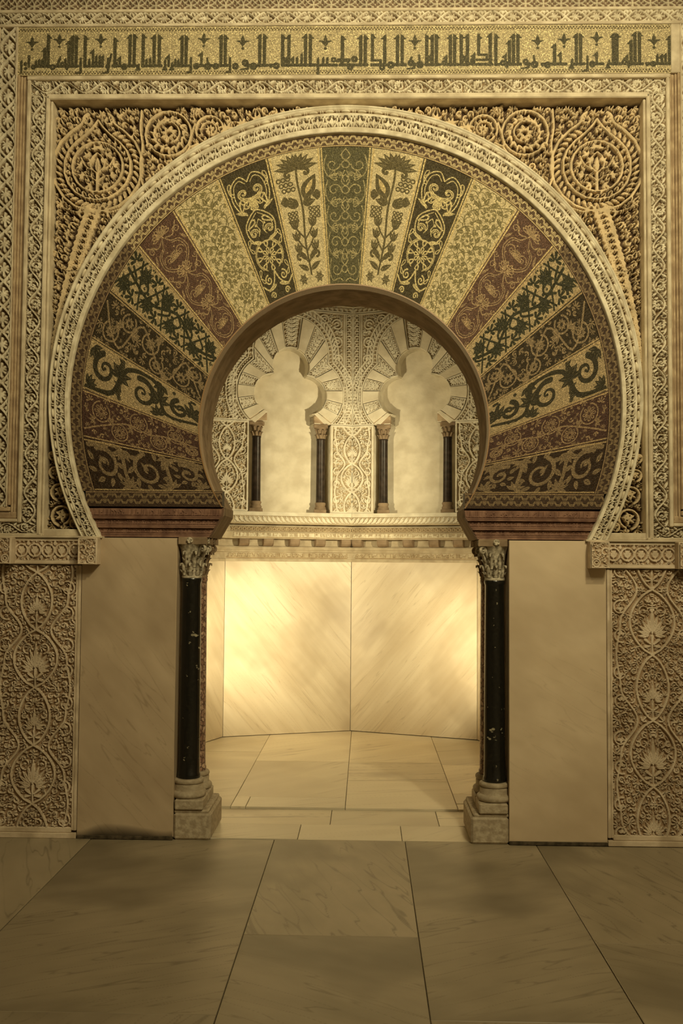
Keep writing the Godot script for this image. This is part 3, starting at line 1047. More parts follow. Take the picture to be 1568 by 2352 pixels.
func frames() -> void:
	# inner frame: three sides of running scroll between fillets
	var inner := thing("scroll_frame", "inner rectangular stone frame carved with a running leaf scroll around the arch", "carved frame", Vector3(0, 1.73, 0))
	var r := Rel.new(Vector2(-1.875, -0.045), Vector2(1.875, 0.045), 0.004)
	running_scroll(r, -1.95, 1.95, 0.043, 0.232, 5)
	var mb := MB.new()
	mb.field(r, 0.034, func(u, v, h): return Vector3(u, 4.380 + v, -0.036 + h), null, GROUND_SHADE)
	part("top_scroll", mb, M.stone, inner)
	r = Rel.new(Vector2(1.80, -0.047), Vector2(4.345, 0.047), 0.004)
	running_scroll(r, 1.70, 4.45, 0.045, 0.222, 6)
	for sx in [-1.0, 1.0]:
		mb = MB.new()
		mb.field(r, 0.034, func(u, v, h): return Vector3((1.820 + v) * sx, u, -0.036 + h), null, GROUND_SHADE)
		flipped(mb, -sx)
		part("side_scroll", mb, M.stone, inner)
	mb = MB.new()
	bar(inner, "fillet", M.stone_plain, -1.89, 4.424, 1.89, 4.448, 0.002)
	bar(inner, "fillet", M.stone_plain, -1.772, 4.305, 1.772, 4.338, 0.002, 0.006)
	for sx in [-1.0, 1.0]:
		bar(inner, "fillet", M.stone_plain, 1.735 * sx, 1.724, 1.750 * sx, 4.30, -0.012, 0.005)
		bar(inner, "fillet", M.stone_plain, 1.751 * sx, 1.724, 1.775 * sx, 4.33, 0.002, 0.006)
		bar(inner, "fillet", M.stone_plain, 1.866 * sx, 1.80, 1.888 * sx, 4.424, 0.002, 0.005)
	# the frame's foot turns outwards
	r = Rel.new(Vector2(1.775, -0.036), Vector2(2.7, 0.036), 0.004)
	running_scroll(r, 1.70, 2.8, 0.034, 0.2, 8)
	for sx in [-1.0, 1.0]:
		mb = MB.new()
		mb.field(r, 0.03, func(u, v, h): return Vector3(u * sx, 1.770 + v, -0.032 + h), null, GROUND_SHADE)
		flipped(mb, sx)
		part("foot_scroll", mb, M.stone, inner)
	mb = MB.new()
	for sx in [-1.0, 1.0]:
		bar(inner, "foot_fillet", M.stone_plain, 1.888 * sx, 1.803, 3.6 * sx, 1.822, 0.0)
		bar(inner, "foot_fillet", M.stone_plain, 1.74 * sx, 1.722, 3.6 * sx, 1.738, 0.002)
	# plain fluted strip between inner and outer frame
	for sx in [-1.0, 1.0]:
		var ps := thing("plain_strip", "plain brownish fluted strip between the two carved frames, on the %s" % ("left" if sx < 0 else "right"), "moulding", Vector3(1.92 * sx, 1.822, 0))
		var k := 0
		for q in [[1.888, 1.899, -0.012], [1.900, 1.917, -0.018], [1.918, 1.932, -0.012], [1.932, 1.948, 0.0]]:
			bar(ps, "flute", M.strip, q[0] * sx, 1.84 if k < 3 else 1.9, q[1] * sx, 4.452, q[2], 0.004)
			k += 1
		bar(ps, "flute", M.strip, 1.888 * sx, 1.822, 3.6 * sx, 1.862, -0.014, 0.005)
		bar(ps, "flute", M.strip, 1.932 * sx, 1.864, 3.6 * sx, 1.892, -0.004, 0.005)
	# outer frame of lozenges
	var outer := thing("lozenge_frame", "outer stone frame carved with interlaced lozenges and leaves, above and beside the inscription", "carved frame", Vector3(0, 1.9, 0))
	r = Rel.new(Vector2(-2.1, -0.037), Vector2(2.1, 0.037), 0.004)
	lozenges(r, -2.178, 2.2, 0.036, 0.1215)
	mb = MB.new()
	mb.field(r, 0.034, func(u, v, h): return Vector3(u, 4.797 + v, -0.036 + h), null, GROUND_SHADE)
	part("top_lozenges", mb, M.stone, outer)
	r = Rel.new(Vector2(1.89, -0.054), Vector2(4.765, 0.054), 0.004)
	lozenges(r, 1.80, 4.76, 0.050, 0.149)
	for sx in [-1.0, 1.0]:
		mb = MB.new()
		mb.field(r, 0.032, func(u, v, h): return Vector3((2.005 + v) * sx, u, -0.034 + h), null, GROUND_SHADE)
		flipped(mb, -sx)
		part("side_lozenges", mb, M.stone, outer)
	mb = MB.new()
	bar(outer, "fillet", M.stone_plain, -2.6, 4.745, 2.6, 4.763, 0.003)
	bar(outer, "fillet", M.stone_plain, -2.6, 4.831, 2.6, 4.850, 0.003)
	for sx in [-1.0, 1.0]:
		bar(outer, "fillet", M.stone_plain, 2.056 * sx, 1.89, 2.08 * sx, 4.745, 0.003)
		bar(outer, "fillet", M.stone_plain, 1.948 * sx, 1.89, 1.957 * sx, 4.745, 0.003)
		bar(outer, "fillet", M.stone_plain, 2.08 * sx, 1.89, 3.6 * sx, 4.74, -0.02)
	# topmost strip: interlaced circles with four-petalled flowers on a painted dark ground
	r = Rel.new(Vector2(-2.3, 4.851), Vector2(2.3, 5.02), 0.0038)
	var p := 0.104
	for i in range(-24, 25):
		for j in range(-1, 3):
			for h in 2:
				var c := Vector2(i * p + (p * 0.5 if h else 0.0) - 0.04, 4.926 - p * 0.5 + j * p + (p * 0.5 if h else 0.0))
				if c.y < 4.80 or c.y > 5.06:
					continue
				r.arc(c, p * 0.5, 0, TAU, 0.0036)
				r.dot(c, 0.0055, 0.9)
				for q in 4:
					var v := Vector2.from_angle(PI / 4 + q * PI / 2)
					r.leaf(c + v * p * 0.10, c + v * p * 0.40 * 1.0, 0.007, 0.7)
	mb = MB.new()
	mb.field(r, 0.014, func(u, v, h): return Vector3(u, v, -0.016 + h), null, Color(0.16, 0.10, 0.062), Color(0.56, 0.48, 0.34))
	tag(part("circle_lattice", mb, M.stucco, self), "topmost strip of interlaced circles and small petals on a dark painted ground", "frieze")
	mb = MB.new()
	bar(front_wall, "plain_face", M.plaster, -4.2, 5.02, 4.2, 6.3, 0.0)
	for sx in [-1.0, 1.0]:
		bar(front_wall, "plain_face", M.plaster, 2.3 * sx, 4.851, 4.2 * sx, 5.019, 0.0)
		bar(front_wall, "plain_face", M.plaster, 3.6 * sx, 0.0, 4.2 * sx, 4.85, 0.0)
		bar(front_wall, "plain_face", M.plaster, 2.6 * sx, 4.741, 3.6 * sx, 4.85, 0.0)

# ---------------------------------------------------------------- spandrels
func spandrels() -> void:
	var r := Rel.new(Vector2(0.03, 3.30), Vector2(1.737, 4.290), 0.0044)
	var c := Vector2(1.482, 3.928)
	var rng := RandomNumberGenerator.new()
	rng.seed = 21
	# medallion: rings, a ring of pearls, a ring of leaves, a bush inside
	r.ring(c, 0.152, 0.0065)
	ogee(r, c, 0.200, 0.285, 0.0065)
	for i in 27:
		var an := PI / 2 + TAU * (i + 0.5) / 27
		r.arc(c + Vector2.from_angle(an) * 0.177, 0.0085, an, an + 4.4, 0.0048, 0.0035)
	for i in 40:
		var an := PI / 2 + TAU * (i + 0.5) / 40
		if absf(wrapf(an - PI / 2, -PI, PI)) > 0.35:
			r.leaf(c + Vector2.from_angle(an) * 0.214, c + Vector2.from_angle(an + 0.16) * 0.258, 0.0095, 0.9)
	r.arc(c, 0.270, PI / 2 + 0.62, PI / 2 + TAU - 0.62, 0.0075)
	for g in [-1.0, 1.0]:
		r.curve([c + Vector2.from_angle(PI / 2 - 0.62 * g) * 0.270, c + Vector2(0.10 * g, 0.262), c + Vector2(0.085 * g, 0.30), c + Vector2(0.06 * g, 0.325)], 0.0075)
		r.arc(c + Vector2(0.058 * g, 0.283), 0.040, PI / 2, PI / 2 - 5.6 * g, 0.0065, 0.005, 1.0, 0.012)
		r.fan(c + Vector2(0.058 * g, 0.283), PI / 2 - 1.6 * g, 6, 4.0, 0.034, 0.007, 0.85, 0.012)
	r.mir = true
	r.ax = c.x
	r.seg(c + Vector2(0, -0.15), c + Vector2(0, -0.04), 0.007)
	r.curve([c + Vector2(0, -0.04), c + Vector2(0.04, 0.0), c + Vector2(0.034, 0.05), c + Vector2(0, 0.085)], 0.005)
	r.leaf(c + Vector2(0, -0.03), c + Vector2(0, 0.06), 0.015)
	r.curve([c + Vector2(0, -0.09), c + Vector2(0.05, -0.055), c + Vector2(0.10, -0.06)], 0.0045)
	r.curve([c + Vector2(0.03, -0.02), c + Vector2(0.075, 0.01), c + Vector2(0.10, 0.06)], 0.0045)
	for q in [[0.055, -0.10, -0.4], [0.10, -0.045, 0.3], [0.115, 0.015, 0.6], [0.075, 0.075, 0.9], [0.03, 0.115, 1.3], [0.05, 0.035, 0.9]]:
		r.fan(c + Vector2(q[0] - 0.018, q[1] - 0.012), q[2], 3, 1.9, 0.040, 0.0085)
	r.mir = false
	# stems between the medallion and the scrolls
	r.curve([Vector2(1.222, 4.27), Vector2(1.228, 4.16), Vector2(1.214, 4.05), Vector2(1.226, 3.95), Vector2(1.215, 3.84), Vector2(1.17, 3.76), Vector2(1.10, 3.66)], 0.0065, 0.006)
	# two leafy spirals
	for q in [[Vector2(1.058, 4.128), 0.140, 15], [Vector2(0.812, 4.153), 0.085, 11]]:
		var e: Vector2 = q[0]
		var ra: float = q[1]
		r.arc(e, ra, -0.4, 5.7, 0.0065, 0.006, 1.0, ra * 0.94)
		r.arc(e, ra * 0.62, 0.4, 5.4, 0.0055, 0.0045, 0.9, ra * 0.30)
		for i in q[2]:
			var an: float = TAU * i / q[2]
			r.fan(e + Vector2.from_angle(an) * ra * 0.58, an + 0.9, 2, 1.0, ra * 0.34, ra * 0.055, 0.95)
		for i in 8:
			var an := TAU * i / 8
			r.leaf(e + Vector2.from_angle(an) * ra * 0.08, e + Vector2.from_angle(an + 0.3) * ra * 0.40, ra * 0.075)
	r.curve([Vector2(0.93, 4.05), Vector2(0.955, 4.01), Vector2(1.04, 3.94)], 0.006)
	r.curve([Vector2(0.90, 4.19), Vector2(0.93, 4.10), Vector2(0.93, 4.05), Vector2(0.88, 4.07)], 0.006)
	# a feathered branch tapering to the crown of the arch
	var prev := Vector2(0.72, 4.10)
	for i in 22:
		var t := (i + 1) / 22.0
		var p := Vector2(lerpf(0.72, 0.06, t), 4.262 - 0.15 * pow(1.0 - t, 1.6))
		r.seg(prev, p, lerpf(0.006, 0.003, t))
		var z := lerpf(0.066, 0.014, t)
		r.leaf(p, p + Vector2(-0.35, 0.8) * z, z * 0.16)
		r.leaf(p, p + Vector2(-0.75, -0.55) * z, z * 0.15)
		if i % 3 == 0 and i < 9:
			r.fan(p + Vector2(0.02, 0.03), 1.2, 5, 3.0, 0.05, 0.008)
		prev = p
	# braided stem falling from the medallion between two rows of leaves
	var low := Rel.new(Vector2(1.35, 1.760), Vector2(1.737, 3.306), 0.0044)
	var path := [Vector2(1.505, 3.66), Vector2(1.552, 3.52), Vector2(1.598, 3.36), Vector2(1.64, 3.19), Vector2(1.675, 3.02), Vector2(1.70, 2.86), Vector2(1.72, 2.70)]
	for k in path.size() - 1:
		for i in 9:
			var t0 := i / 9.0
			var a: Vector2 = path[k].lerp(path[k + 1], t0)
			var b: Vector2 = path[k].lerp(path[k + 1], t0 + 1.0 / 9)
			var nn := (b - a).normalized().orthogonal()
			var wd := lerpf(0.036, 0.024, (k + t0) / 6.0)
			for tgt in [r, low]:
				for g in [-1.0, 1.0]:
					tgt.seg(a + nn * wd * g, b + nn * wd * g, 0.0065)
					tgt.seg(a + nn * wd * 0.8 * g, a.lerp(b, 1.2), 0.0035, 0.003, 0.75)
					if i % 2 == 0:
						tgt.fan(a + nn * (wd + 0.012) * g, (b - a).angle() + PI + 0.95 * g * -1.0, 2, 0.7, 0.062, 0.0115)
	for g in [-1.0, 1.0]:
		r.arc(Vector2(1.50, 3.655) + Vector2(0.045 * g, 0.0), 0.045, -PI / 2 + 1.0 * g, -PI / 2 + 5.0 * g, 0.006, 0.005, 1.0, 0.015)
		r.curve([Vector2(1.50, 3.67), Vector2(1.50 + 0.10 * g, 3.655), Vector2(1.50 + 0.2 * g, 3.69)], 0.006, 0.004)
	# scrolls in the corner at the arch's foot
	for q in [[Vector2(1.652, 1.845), 0.062], [Vector2(1.668, 1.985), 0.052], [Vector2(1.695, 2.10), 0.036], [Vector2(1.712, 2.20), 0.024], [Vector2(1.575, 1.80), 0.026]]:
		low.arc(q[0], q[1], -1.2, 4.4, 0.007, 0.006, 1.0, q[1] * 0.8)
		low.arc(q[0], q[1] * 0.5, 0.5, 5.0, 0.006, 0.005, 0.9, q[1] * 0.2)
		low.fan(q[0], 0.6, 5, 4.5, q[1] * 0.75, q[1] * 0.14)
	var out := func(p: Vector2): return p.length() > 0.0 and Vector2(p.x, p.y - YO).length() > 1.70
	r.fill(rng, 9000, 0.021, Vector2(0.05, 3.3), Vector2(1.735, 4.285), out)
	low.fill(rng, 3500, 0.019, Vector2(1.37, 1.765), Vector2(1.735, 3.3), out)
	var keep := func(u, v): return Vector2(u, v - YO).length() > 1.695
	for sx in [-1.0, 1.0]:
		var side := "left" if sx < 0 else "right"
		var sp := thing("spandrel_panel", "spandrel with a round carved medallion and gilded scrolls at the arch's upper %s" % side, "carved panel", Vector3(1.3 * sx, 1.77, -0.08))
		var mb := MB.new()
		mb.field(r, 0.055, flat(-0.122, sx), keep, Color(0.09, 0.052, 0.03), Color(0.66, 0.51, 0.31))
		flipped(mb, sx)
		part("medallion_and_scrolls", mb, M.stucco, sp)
		mb = MB.new()
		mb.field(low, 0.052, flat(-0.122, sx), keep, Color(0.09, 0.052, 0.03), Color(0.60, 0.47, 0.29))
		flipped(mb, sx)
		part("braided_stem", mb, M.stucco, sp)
		bar(sp, "foot_block", M.stone_plain, 1.44 * sx, 1.723, 1.742 * sx, 1.764, -0.02)

func ogee(r: Rel, c: Vector2, ra: float, tip: float, wd: float) -> void:
	r.arc(c, ra, PI / 2 + 0.7, PI / 2 + TAU - 0.7, wd)
	for g in [-1.0, 1.0]:
		var a := c + Vector2.from_angle(PI / 2 - 0.7 * g) * ra
		r.curve([a, c + Vector2(ra * 0.38 * g, ra * 0.98), c + Vector2(ra * 0.13 * g, lerpf(ra, tip, 0.55)), c + Vector2(0, tip)], wd)

# ---------------------------------------------------------------- the raised moulding round the mosaic
const RM := 1.66

func arch_pt(s: float, v: float, z: float) -> Vector3:
	var th := s / RM
	var sn := sin(th)
	var cs := cos(th)
	var r0 := -0.02 * cs + sqrt(1.600 * 1.600 - 0.0004 * sn * sn)
	var r1 := 0.025 * cs + sqrt(RO * RO - 0.000625 * sn * sn)
	var rr := lerpf(r0, r1, v)
	return Vector3(rr * sn, maxf(2.52 + rr * cs, 1.7245), z)

func archivolt() -> void:
	var o := thing("arch_moulding", "light stone horseshoe moulding with beads and a carved lotus band framing the mosaic arch", "arch moulding", Vector3(0, 1.7245, 0))
	var r := Rel.new(Vector2(0, 0), Vector2(3.468, 0.15), 0.0038)
	r.round_off = 0.25
	# carved band of loops and trefoils
	var p := 0.0828
	var band := Rel.new(Vector2(0, 0), Vector2(3.468, 0.15), 0.0038)
	for i in 43:
		var u := i * p
		var c := Vector2(u, 0.064)
		band.leaf(c + Vector2(0, 0.027), c + Vector2(0, -0.030), 0.0105)
		for g in [-1.0, 1.0]:
			band.leaf(c + Vector2(0.004 * g, -0.012), c + Vector2(0.026 * g, 0.012), 0.008)
			band.arc(c + Vector2(0.0205 * g, 0.010), 0.0135, -PI / 2 - 0.9 * g, -PI / 2 + 3.4 * g, 0.0042)
			band.curve([c + Vector2(0.041 * g, 0.029), c + Vector2(0.033 * g, 0.012), c + Vector2(0.024 * g, -0.012), c + Vector2(0.012 * g, -0.026)], 0.0042)
			band.leaf(c + Vector2(0.036 * g, -0.030), c + Vector2(0.032 * g, 0.004), 0.0065)
		band.dot(c + Vector2(p * 0.5, -0.006), 0.006)
	for i in r.d.size():
		var v := (i / r.w) * 0.0038
		var z := 0.0
		if v < 0.032:
			z = lerpf(0.45, 1.0, clampf(v / 0.016, 0, 1))
		elif v < 0.036:
			z = -0.1
		elif v < 0.093:
			z = -0.45 + 1.36 * band.d[i]
		elif v < 0.110:
			z = 0.95 - 0.2 * pow((v - 0.1015) / 0.0085, 2)
		elif v < 0.132:
			z = -0.15
		else:
			z = 1.12 - 0.3 * pow((v - 0.141) / 0.009, 2)
		r.d[i] = z
	var place := func(s, v, h):
		var z: float = -0.036 + h * 0.036
		if v > 0.149:
			z = -0.125
		elif v < 0.002:
			z = -0.05
		return arch_pt(s, v / 0.15, z)
	for sx in [-1.0, 1.0]:
		var mb := MB.new()
		mb.field(r, 1.0, func(s, v, h): return place.call(s * sx, v, h), null, GROUND_SHADE)
		flipped(mb, sx)
		part("carved_ring", mb, M.stone, o)
	# bead and reel: every bead and every pair of discs is a piece of its own
	var bead := MB.new()
	bead.ball(Vector3(), Vector3(0.0265, 0.0082, 0.018), Basis(), 12)
	var bm := bead.mesh()
	var reel := MB.new()
	for g in [-1.0, 1.0]:
		reel.ball(Vector3(0.0062 * g, 0, 0), Vector3(0.0044, 0.0088, 0.018), Basis(), 8)
	var rm := reel.mesh()
	var step := 0.0925
	for i in range(-37, 38):
		for k in 2:
			var s := i * step + (step * 0.5 if k else 0.0)
			if absf(s) > 3.42:
				continue
			var at := arch_pt(s, 0.121 / 0.15, -0.022)
			var b := part("bead" if k == 0 else "reel", bm if k == 0 else rm, M.stone, o)
			b.position = at - o.position
			b.rotation.z = -s / RM

# ---------------------------------------------------------------- mosaics
# A and B are pattern layers laid over the ground; every tessera gets its own tone
func mosaic(a: Rel, b: Rel, ground: Color, ca: Color, cb: Color, seed_: int, jitter := 0.32, cell := 2) -> ImageTexture:
	var rng := RandomNumberGenerator.new()
	rng.seed = seed_
	var w := a.w
	var h := a.h
	var bytes := PackedByteArray()
	bytes.resize(w * h * 3)
	var tw := w / cell + 2
	var tone := PackedFloat32Array()
	tone.resize(tw * (h / cell + 2))
	for i in tone.size():
		var q := rng.randf()
		tone[i] = 1.0 + jitter * (q - 0.55) * 1.6 + (jitter * 1.3 if q > 0.93 else 0.0)
	for y in h:
		for x in w:
			var i := y * w + x
			var col := ground.lerp(ca, minf(1.0, a.d[i] * 1.25)).lerp(cb, minf(1.0, b.d[i] * 1.25))
			var t := tone[(y / cell) * tw + x / cell]
			var k := ((h - 1 - y) * w + x) * 3
			bytes[k] = int(clampf(col.r * pow(t, 0.6), 0, 1) * 255)
			bytes[k + 1] = int(clampf(col.g * pow(t, 0.6), 0, 1) * 255)
			bytes[k + 2] = int(clampf(col.b * pow(t, 0.6), 0, 1) * 255)
	return ImageTexture.create_from_image(Image.create_from_data(w, h, false, Image.FORMAT_RGB8, bytes))

func tessera_mat(t: Texture2D, scale := Vector3.ONE) -> StandardMaterial3D:
	var m := tex_mat(t, 0.48, scale)
	m.metallic_specular = 0.22
	m.normal_enabled = true
	m.normal_texture = M.glint
	m.normal_scale = 0.5
	return m

func pan() -> Rel:
	var r := Rel.new(Vector2(-50, 0), Vector2(50, 300), 0.62)
	r.round_off = 0.0
	r.vein = 0.25
	return r

func curl(r: Rel, c: Vector2, ra: float, a: float, dir: float, w: float, turns := 1.3) -> void:
	r.arc(c, ra, a, a + TAU * turns * dir, w, w * 0.8, 1.0, ra * 0.18)

func voussoir_tex(kind: int) -> ImageTexture:
	var a := pan()
	var b := pan()
	var rng := RandomNumberGenerator.new()
	rng.seed = 100 + kind
	var gold := lin(0.48, 0.395, 0.23)
	var line := lin(0.46, 0.36, 0.18)
	var dark := lin(0.058, 0.046, 0.024)
	var ground := dark
	var ca := line
	match kind:
		0:  # dark green, fine candelabrum in gold lines
			ground = lin(0.095, 0.085, 0.045)
			ca = lin(0.30, 0.25, 0.13)
			a.mir = true
			for q in [[24.0, 34.0, 1.0], [24.0, 92.0, -1.0], [26.0, 150.0, 1.0], [24.0, 206.0, -1.0], [26.0, 262.0, 1.0]]:
				curl(a, Vector2(q[0], q[1]), 15, PI, q[2], 1.2, 1.1)
				a.curve([Vector2(4, q[1] - 26), Vector2(16, q[1] - 20), Vector2(36, q[1] - 24), Vector2(44, q[1] - 2), Vector2(38, q[1] + 22)], 1.1)
				a.arc(Vector2(0, q[1]), 8, 0, TAU, 1.1)
				a.curve([Vector2(0, q[1] + 8), Vector2(9, q[1] + 20), Vector2(0, q[1] + 34)], 1.1)
			for y in [66.0, 122.0, 178.0, 236.0]:
				for k in 4:
					drop(a, Vector2(34, y), PI * 0.75 + k * 0.42, 17, 2.6, 0.9)
				a.curve([Vector2(2, y - 12), Vector2(7, y), Vector2(2, y + 12)], 1.0)
				curl(a, Vector2(12, y + 4), 6, 0, 1, 0.9, 1.2)
		1:  # gold with a dark plant of tulips, grapes and curled leaves
			ground = gold
			ca = lin(0.105, 0.085, 0.042)
			a.curve([Vector2(2, 30), Vector2(-2, 100), Vector2(3, 170), Vector2(-1, 230), Vector2(0, 262)], 2.6, 2.0)
			a.mir = true
			for k in 5:
				a.fan(Vector2(0, 262), 0.15 + k * 0.33, 1, 0, 46 - k * 3, 6.5)
			curl(a, Vector2(18, 252), 8, PI / 2, -1, 3.4, 0.8)
			for q in [[12, 40, 0.5, 34], [12, 62, 0.8, 38]]:
				a.leaf(Vector2(3, q[1]), Vector2(3, q[1]) + Vector2.from_angle(q[2]) * q[3], 6)
			for y in [86.0, 112.0, 138.0]:
				a.curve([Vector2(0, y - 30), Vector2(14, y - 14), Vector2(22, y)], 1.8)
				for g in [-0.45, 0.0, 0.45]:
					a.leaf(Vector2(22, y - 6), Vector2(22, y - 6) + Vector2.from_angle(PI / 2 + g) * 24, 4.4)
			curl(a, Vector2(24, 74), 8, -PI / 2, 1, 3.0, 0.8)
			for i in 6:
				var an := TAU * i / 6
				a.leaf(Vector2(24, 22), Vector2(24, 22) + Vector2.from_angle(an) * 14, 3.6)
			a.leaf(Vector2(6, 182), Vector2(34, 190), 8)
			a.leaf(Vector2(6, 182), Vector2(26, 204), 7)
			a.mir = false
			for i in 9:
				a.ring(Vector2(-40 + (i % 3) * 10 + (i / 3) * 4, 244 - (i / 3) * 12), 4.2, 1.4)
				a.ring(Vector2(-30 + (i % 3) * 8, 168 - (i / 3) * 9), 3.2, 1.3)
				a.ring(Vector2(20 + (i % 3) * 9, 172 - (i / 3) * 9), 3.2, 1.3)
			a.leaf(Vector2(8, 196), Vector2(38, 246), 15)
			b.leaf(Vector2(14, 206), Vector2(32, 236), 5)
			for q in [Vector2(-34, 196), Vector2(38, 200)]:
				a.chain([q + Vector2(0, -9), q + Vector2(8, 0), q + Vector2(0, 9), q + Vector2(-8, 0), q + Vector2(0, -9)], 2.6)
				a.dot(q, 5)
		2:  # dark, gold palmettes, heart and eight-petalled star
			ca = lin(0.50, 0.40, 0.20)
			a.mir = true
			curl(a, Vector2(15, 246), 13, -PI / 2, 1, 1.5, 1.2)
			curl(a, Vector2(15, 246), 9, -PI / 2, 1, 1.1, 1.0)
			for k in 3:
				drop(a, Vector2(2 + k * 2, 232), -PI / 2 + k * 0.7, 30 - k * 5, 6, 1.3)
				drop(a, Vector2(2 + k * 2, 229), -PI / 2 + k * 0.7, 22 - k * 5, 3, 0.9)
			a.curve([Vector2(0, 268), Vector2(14, 284), Vector2(34, 270), Vector2(40, 240), Vector2(34, 214), Vector2(20, 198)], 1.2)
			a.curve([Vector2(6, 266), Vector2(16, 276), Vector2(29, 266), Vector2(34, 240), Vector2(30, 222)], 0.9)
			drop(a, Vector2(30, 206), 1.9, 30, 6, 1.6)
			a.leaf(Vector2(18, 200), Vector2(44, 214), 4)
			a.curve([Vector2(0, 204), Vector2(16, 194), Vector2(32, 176), Vector2(34, 156), Vector2(26, 138), Vector2(6, 130)], 1.4)
			a.curve([Vector2(2, 196), Vector2(14, 186), Vector2(26, 172), Vector2(28, 158)], 0.9)
			a.curve([Vector2(0, 182), Vector2(8, 170), Vector2(4, 158), Vector2(10, 146)], 0.9)
			curl(a, Vector2(19, 154), 12, PI, -1, 1.4, 1.2)
			curl(a, Vector2(19, 154), 8, PI, -1, 1.0, 1.0)
			drop(a, Vector2(30, 168), 2.5, 26, 5, 1.6)
			a.leaf(Vector2(8, 130), Vector2(36, 140), 4)
			a.arc(Vector2(0, 98), 34, -PI / 2 + 0.5, PI / 2, 1.2)
			a.arc(Vector2(0, 98), 37, -PI / 2 + 0.8, PI / 2 - 0.3, 0.8)
			for y in [60.0, 130.0, 262.0]:
				drop(a, Vector2(42, y), PI / 2 + 0.4, 18, 3.2, 1.0)
				drop(a, Vector2(42, y), -PI / 2 - 0.5, 16, 3.0, 1.0)
			for i in 5:
				var an := PI / 2 - i * PI / 4
				var v := Vector2.from_angle(an)
				drop(a, Vector2(0, 98) + v * 5, an, 13, 3.4, 1.3)
				drop(a, Vector2(0, 98) + v * 19, an, 14, 4.4, 1.5)
			curl(a, Vector2(22, 48), 11, PI * 0.5, -1, 1.8, 1.3)
			a.curve([Vector2(0, 64), Vector2(10, 40), Vector2(30, 28), Vector2(44, 40)], 1.8)
			a.leaf(Vector2(4, 34), Vector2(34, 24), 4)
			curl(a, Vector2(22, 13), 8, 0, 1, 1.6, 1.3)
			a.dot(Vector2(10, 170), 3)
		3:  # gold with thin olive spirals and teardrop leaves
			ground = gold
			ca = lin(0.17, 0.14, 0.065)
			for q in [[-6, 250, 34, 1], [10, 176, 32, -1], [-4, 108, 27, 1], [4, 50, 24, -1]]:
				var c := Vector2(q[0], q[1])
				curl(a, c, q[2], PI / 2, q[3], 1.0, 1.9)
				for i in 9:
					var an := TAU * i / 9.0
					var v := Vector2.from_angle(an)
					a.leaf(c + v * q[2] * 0.62, c + v.rotated(0.5 * q[3]) * q[2] * 1.04, 4.6, 0.8)
					a.leaf(c + v * q[2] * 0.25, c + v.rotated(0.6 * q[3]) * q[2] * 0.55, 2.8)
				a.dot(c, 3)
			a.curve([Vector2(-40, 292), Vector2(38, 220), Vector2(-36, 140), Vector2(30, 80), Vector2(-30, 20)], 1.0)
			a.round_off = 0.0
			for i in 700:
				var c := Vector2(rng.randf_range(-44, 44), rng.randf_range(6, 294))
				if a.is_open(c, 4.5):
					a.leaf(c, c + Vector2.from_angle(rng.randf() * TAU) * 13, 3.6, 0.8)
					a.arc(c, 9, 0, 3.6, 0.8)
		4:  # dark red with fine gold scroll lines
			ground = lin(0.10, 0.056, 0.038)
			ca = lin(0.30, 0.21, 0.115)
			a.mir = true
			for y in [40.0, 130.0, 225.0]:
				a.curve([Vector2(0, y - 34), Vector2(20, y - 28), Vector2(36, y - 6), Vector2(30, y + 20), Vector2(12, y + 30), Vector2(0, y + 50)], 0.95)
				a.curve([Vector2(0, y - 29), Vector2(18, y - 23), Vector2(31, y - 5), Vector2(26, y + 17), Vector2(10, y + 26)], 0.8)
				for k in 5:
					drop(a, Vector2(0, y - 8), 0.3 + k * 0.32, 17, 2.2, 0.8)
				curl(a, Vector2(40, y - 30), 7, PI, 1, 0.9, 1.2)
				curl(a, Vector2(8, y - 44), 6, 0, -1, 0.9, 1.2)
				a.leaf(Vector2(44, y + 10), Vector2(34, y + 30), 2.6)
				curl(a, Vector2(16, y), 12, 0, 1, 0.95, 1.3)
				curl(a, Vector2(34, y + 42), 9, PI, -1, 0.95, 1.3)
				a.curve([Vector2(6, y + 44), Vector2(22, y + 38), Vector2(40, y + 58)], 1.2)
				for k in 4:
					drop(a, Vector2(2, y + 52), 0.1 + k * 0.4, 20, 3.0, 1.0)
				a.dot(Vector2(10, y + 16), 1.8)
				a.dot(Vector2(24, y - 12), 1.6)
			a.fan(Vector2(0, 276), PI / 2, 5, 2.4, 24, 2.6)
		5:  # gold with bold near-black foliage
			ground = lin(0.33, 0.25, 0.14)
			ca = lin(0.034, 0.032, 0.017)
			a.curve([Vector2(10, 4), Vector2(-14, 60), Vector2(16, 130), Vector2(-12, 200), Vector2(8, 290)], 4.0, 3.0)
			for i in 8:
				var g := 1.0 if i % 2 == 0 else -1.0
				var c := Vector2(22 * g, 24 + i * 36)
				curl(a, c, 14, PI * 0.5, g, 2.4, 1.1)
				a.fan(c + Vector2(0, 4), PI / 2 + 0.4 * g, 8, 5.4, 23, 4.8)
				a.curve([Vector2(-44 * g, c.y - 16), Vector2(-10 * g, c.y), Vector2(40 * g, c.y + 30)], 2.2)
				a.hand(Vector2(-30 * g, c.y + 8), PI / 2 + 0.6 * g, 5, 3.2, 20, 3.6)
				a.curve([c, Vector2(0, c.y - 18), Vector2(-18 * g, c.y + 6)], 2.6)
				for k in 4:
					a.dot(c + Vector2(rng.randf_range(-24, 24), rng.randf_range(-16, 16)), 3.6)
			a.fill(rng, 60, 7.0, Vector2(-46, 4), Vector2(46, 296))
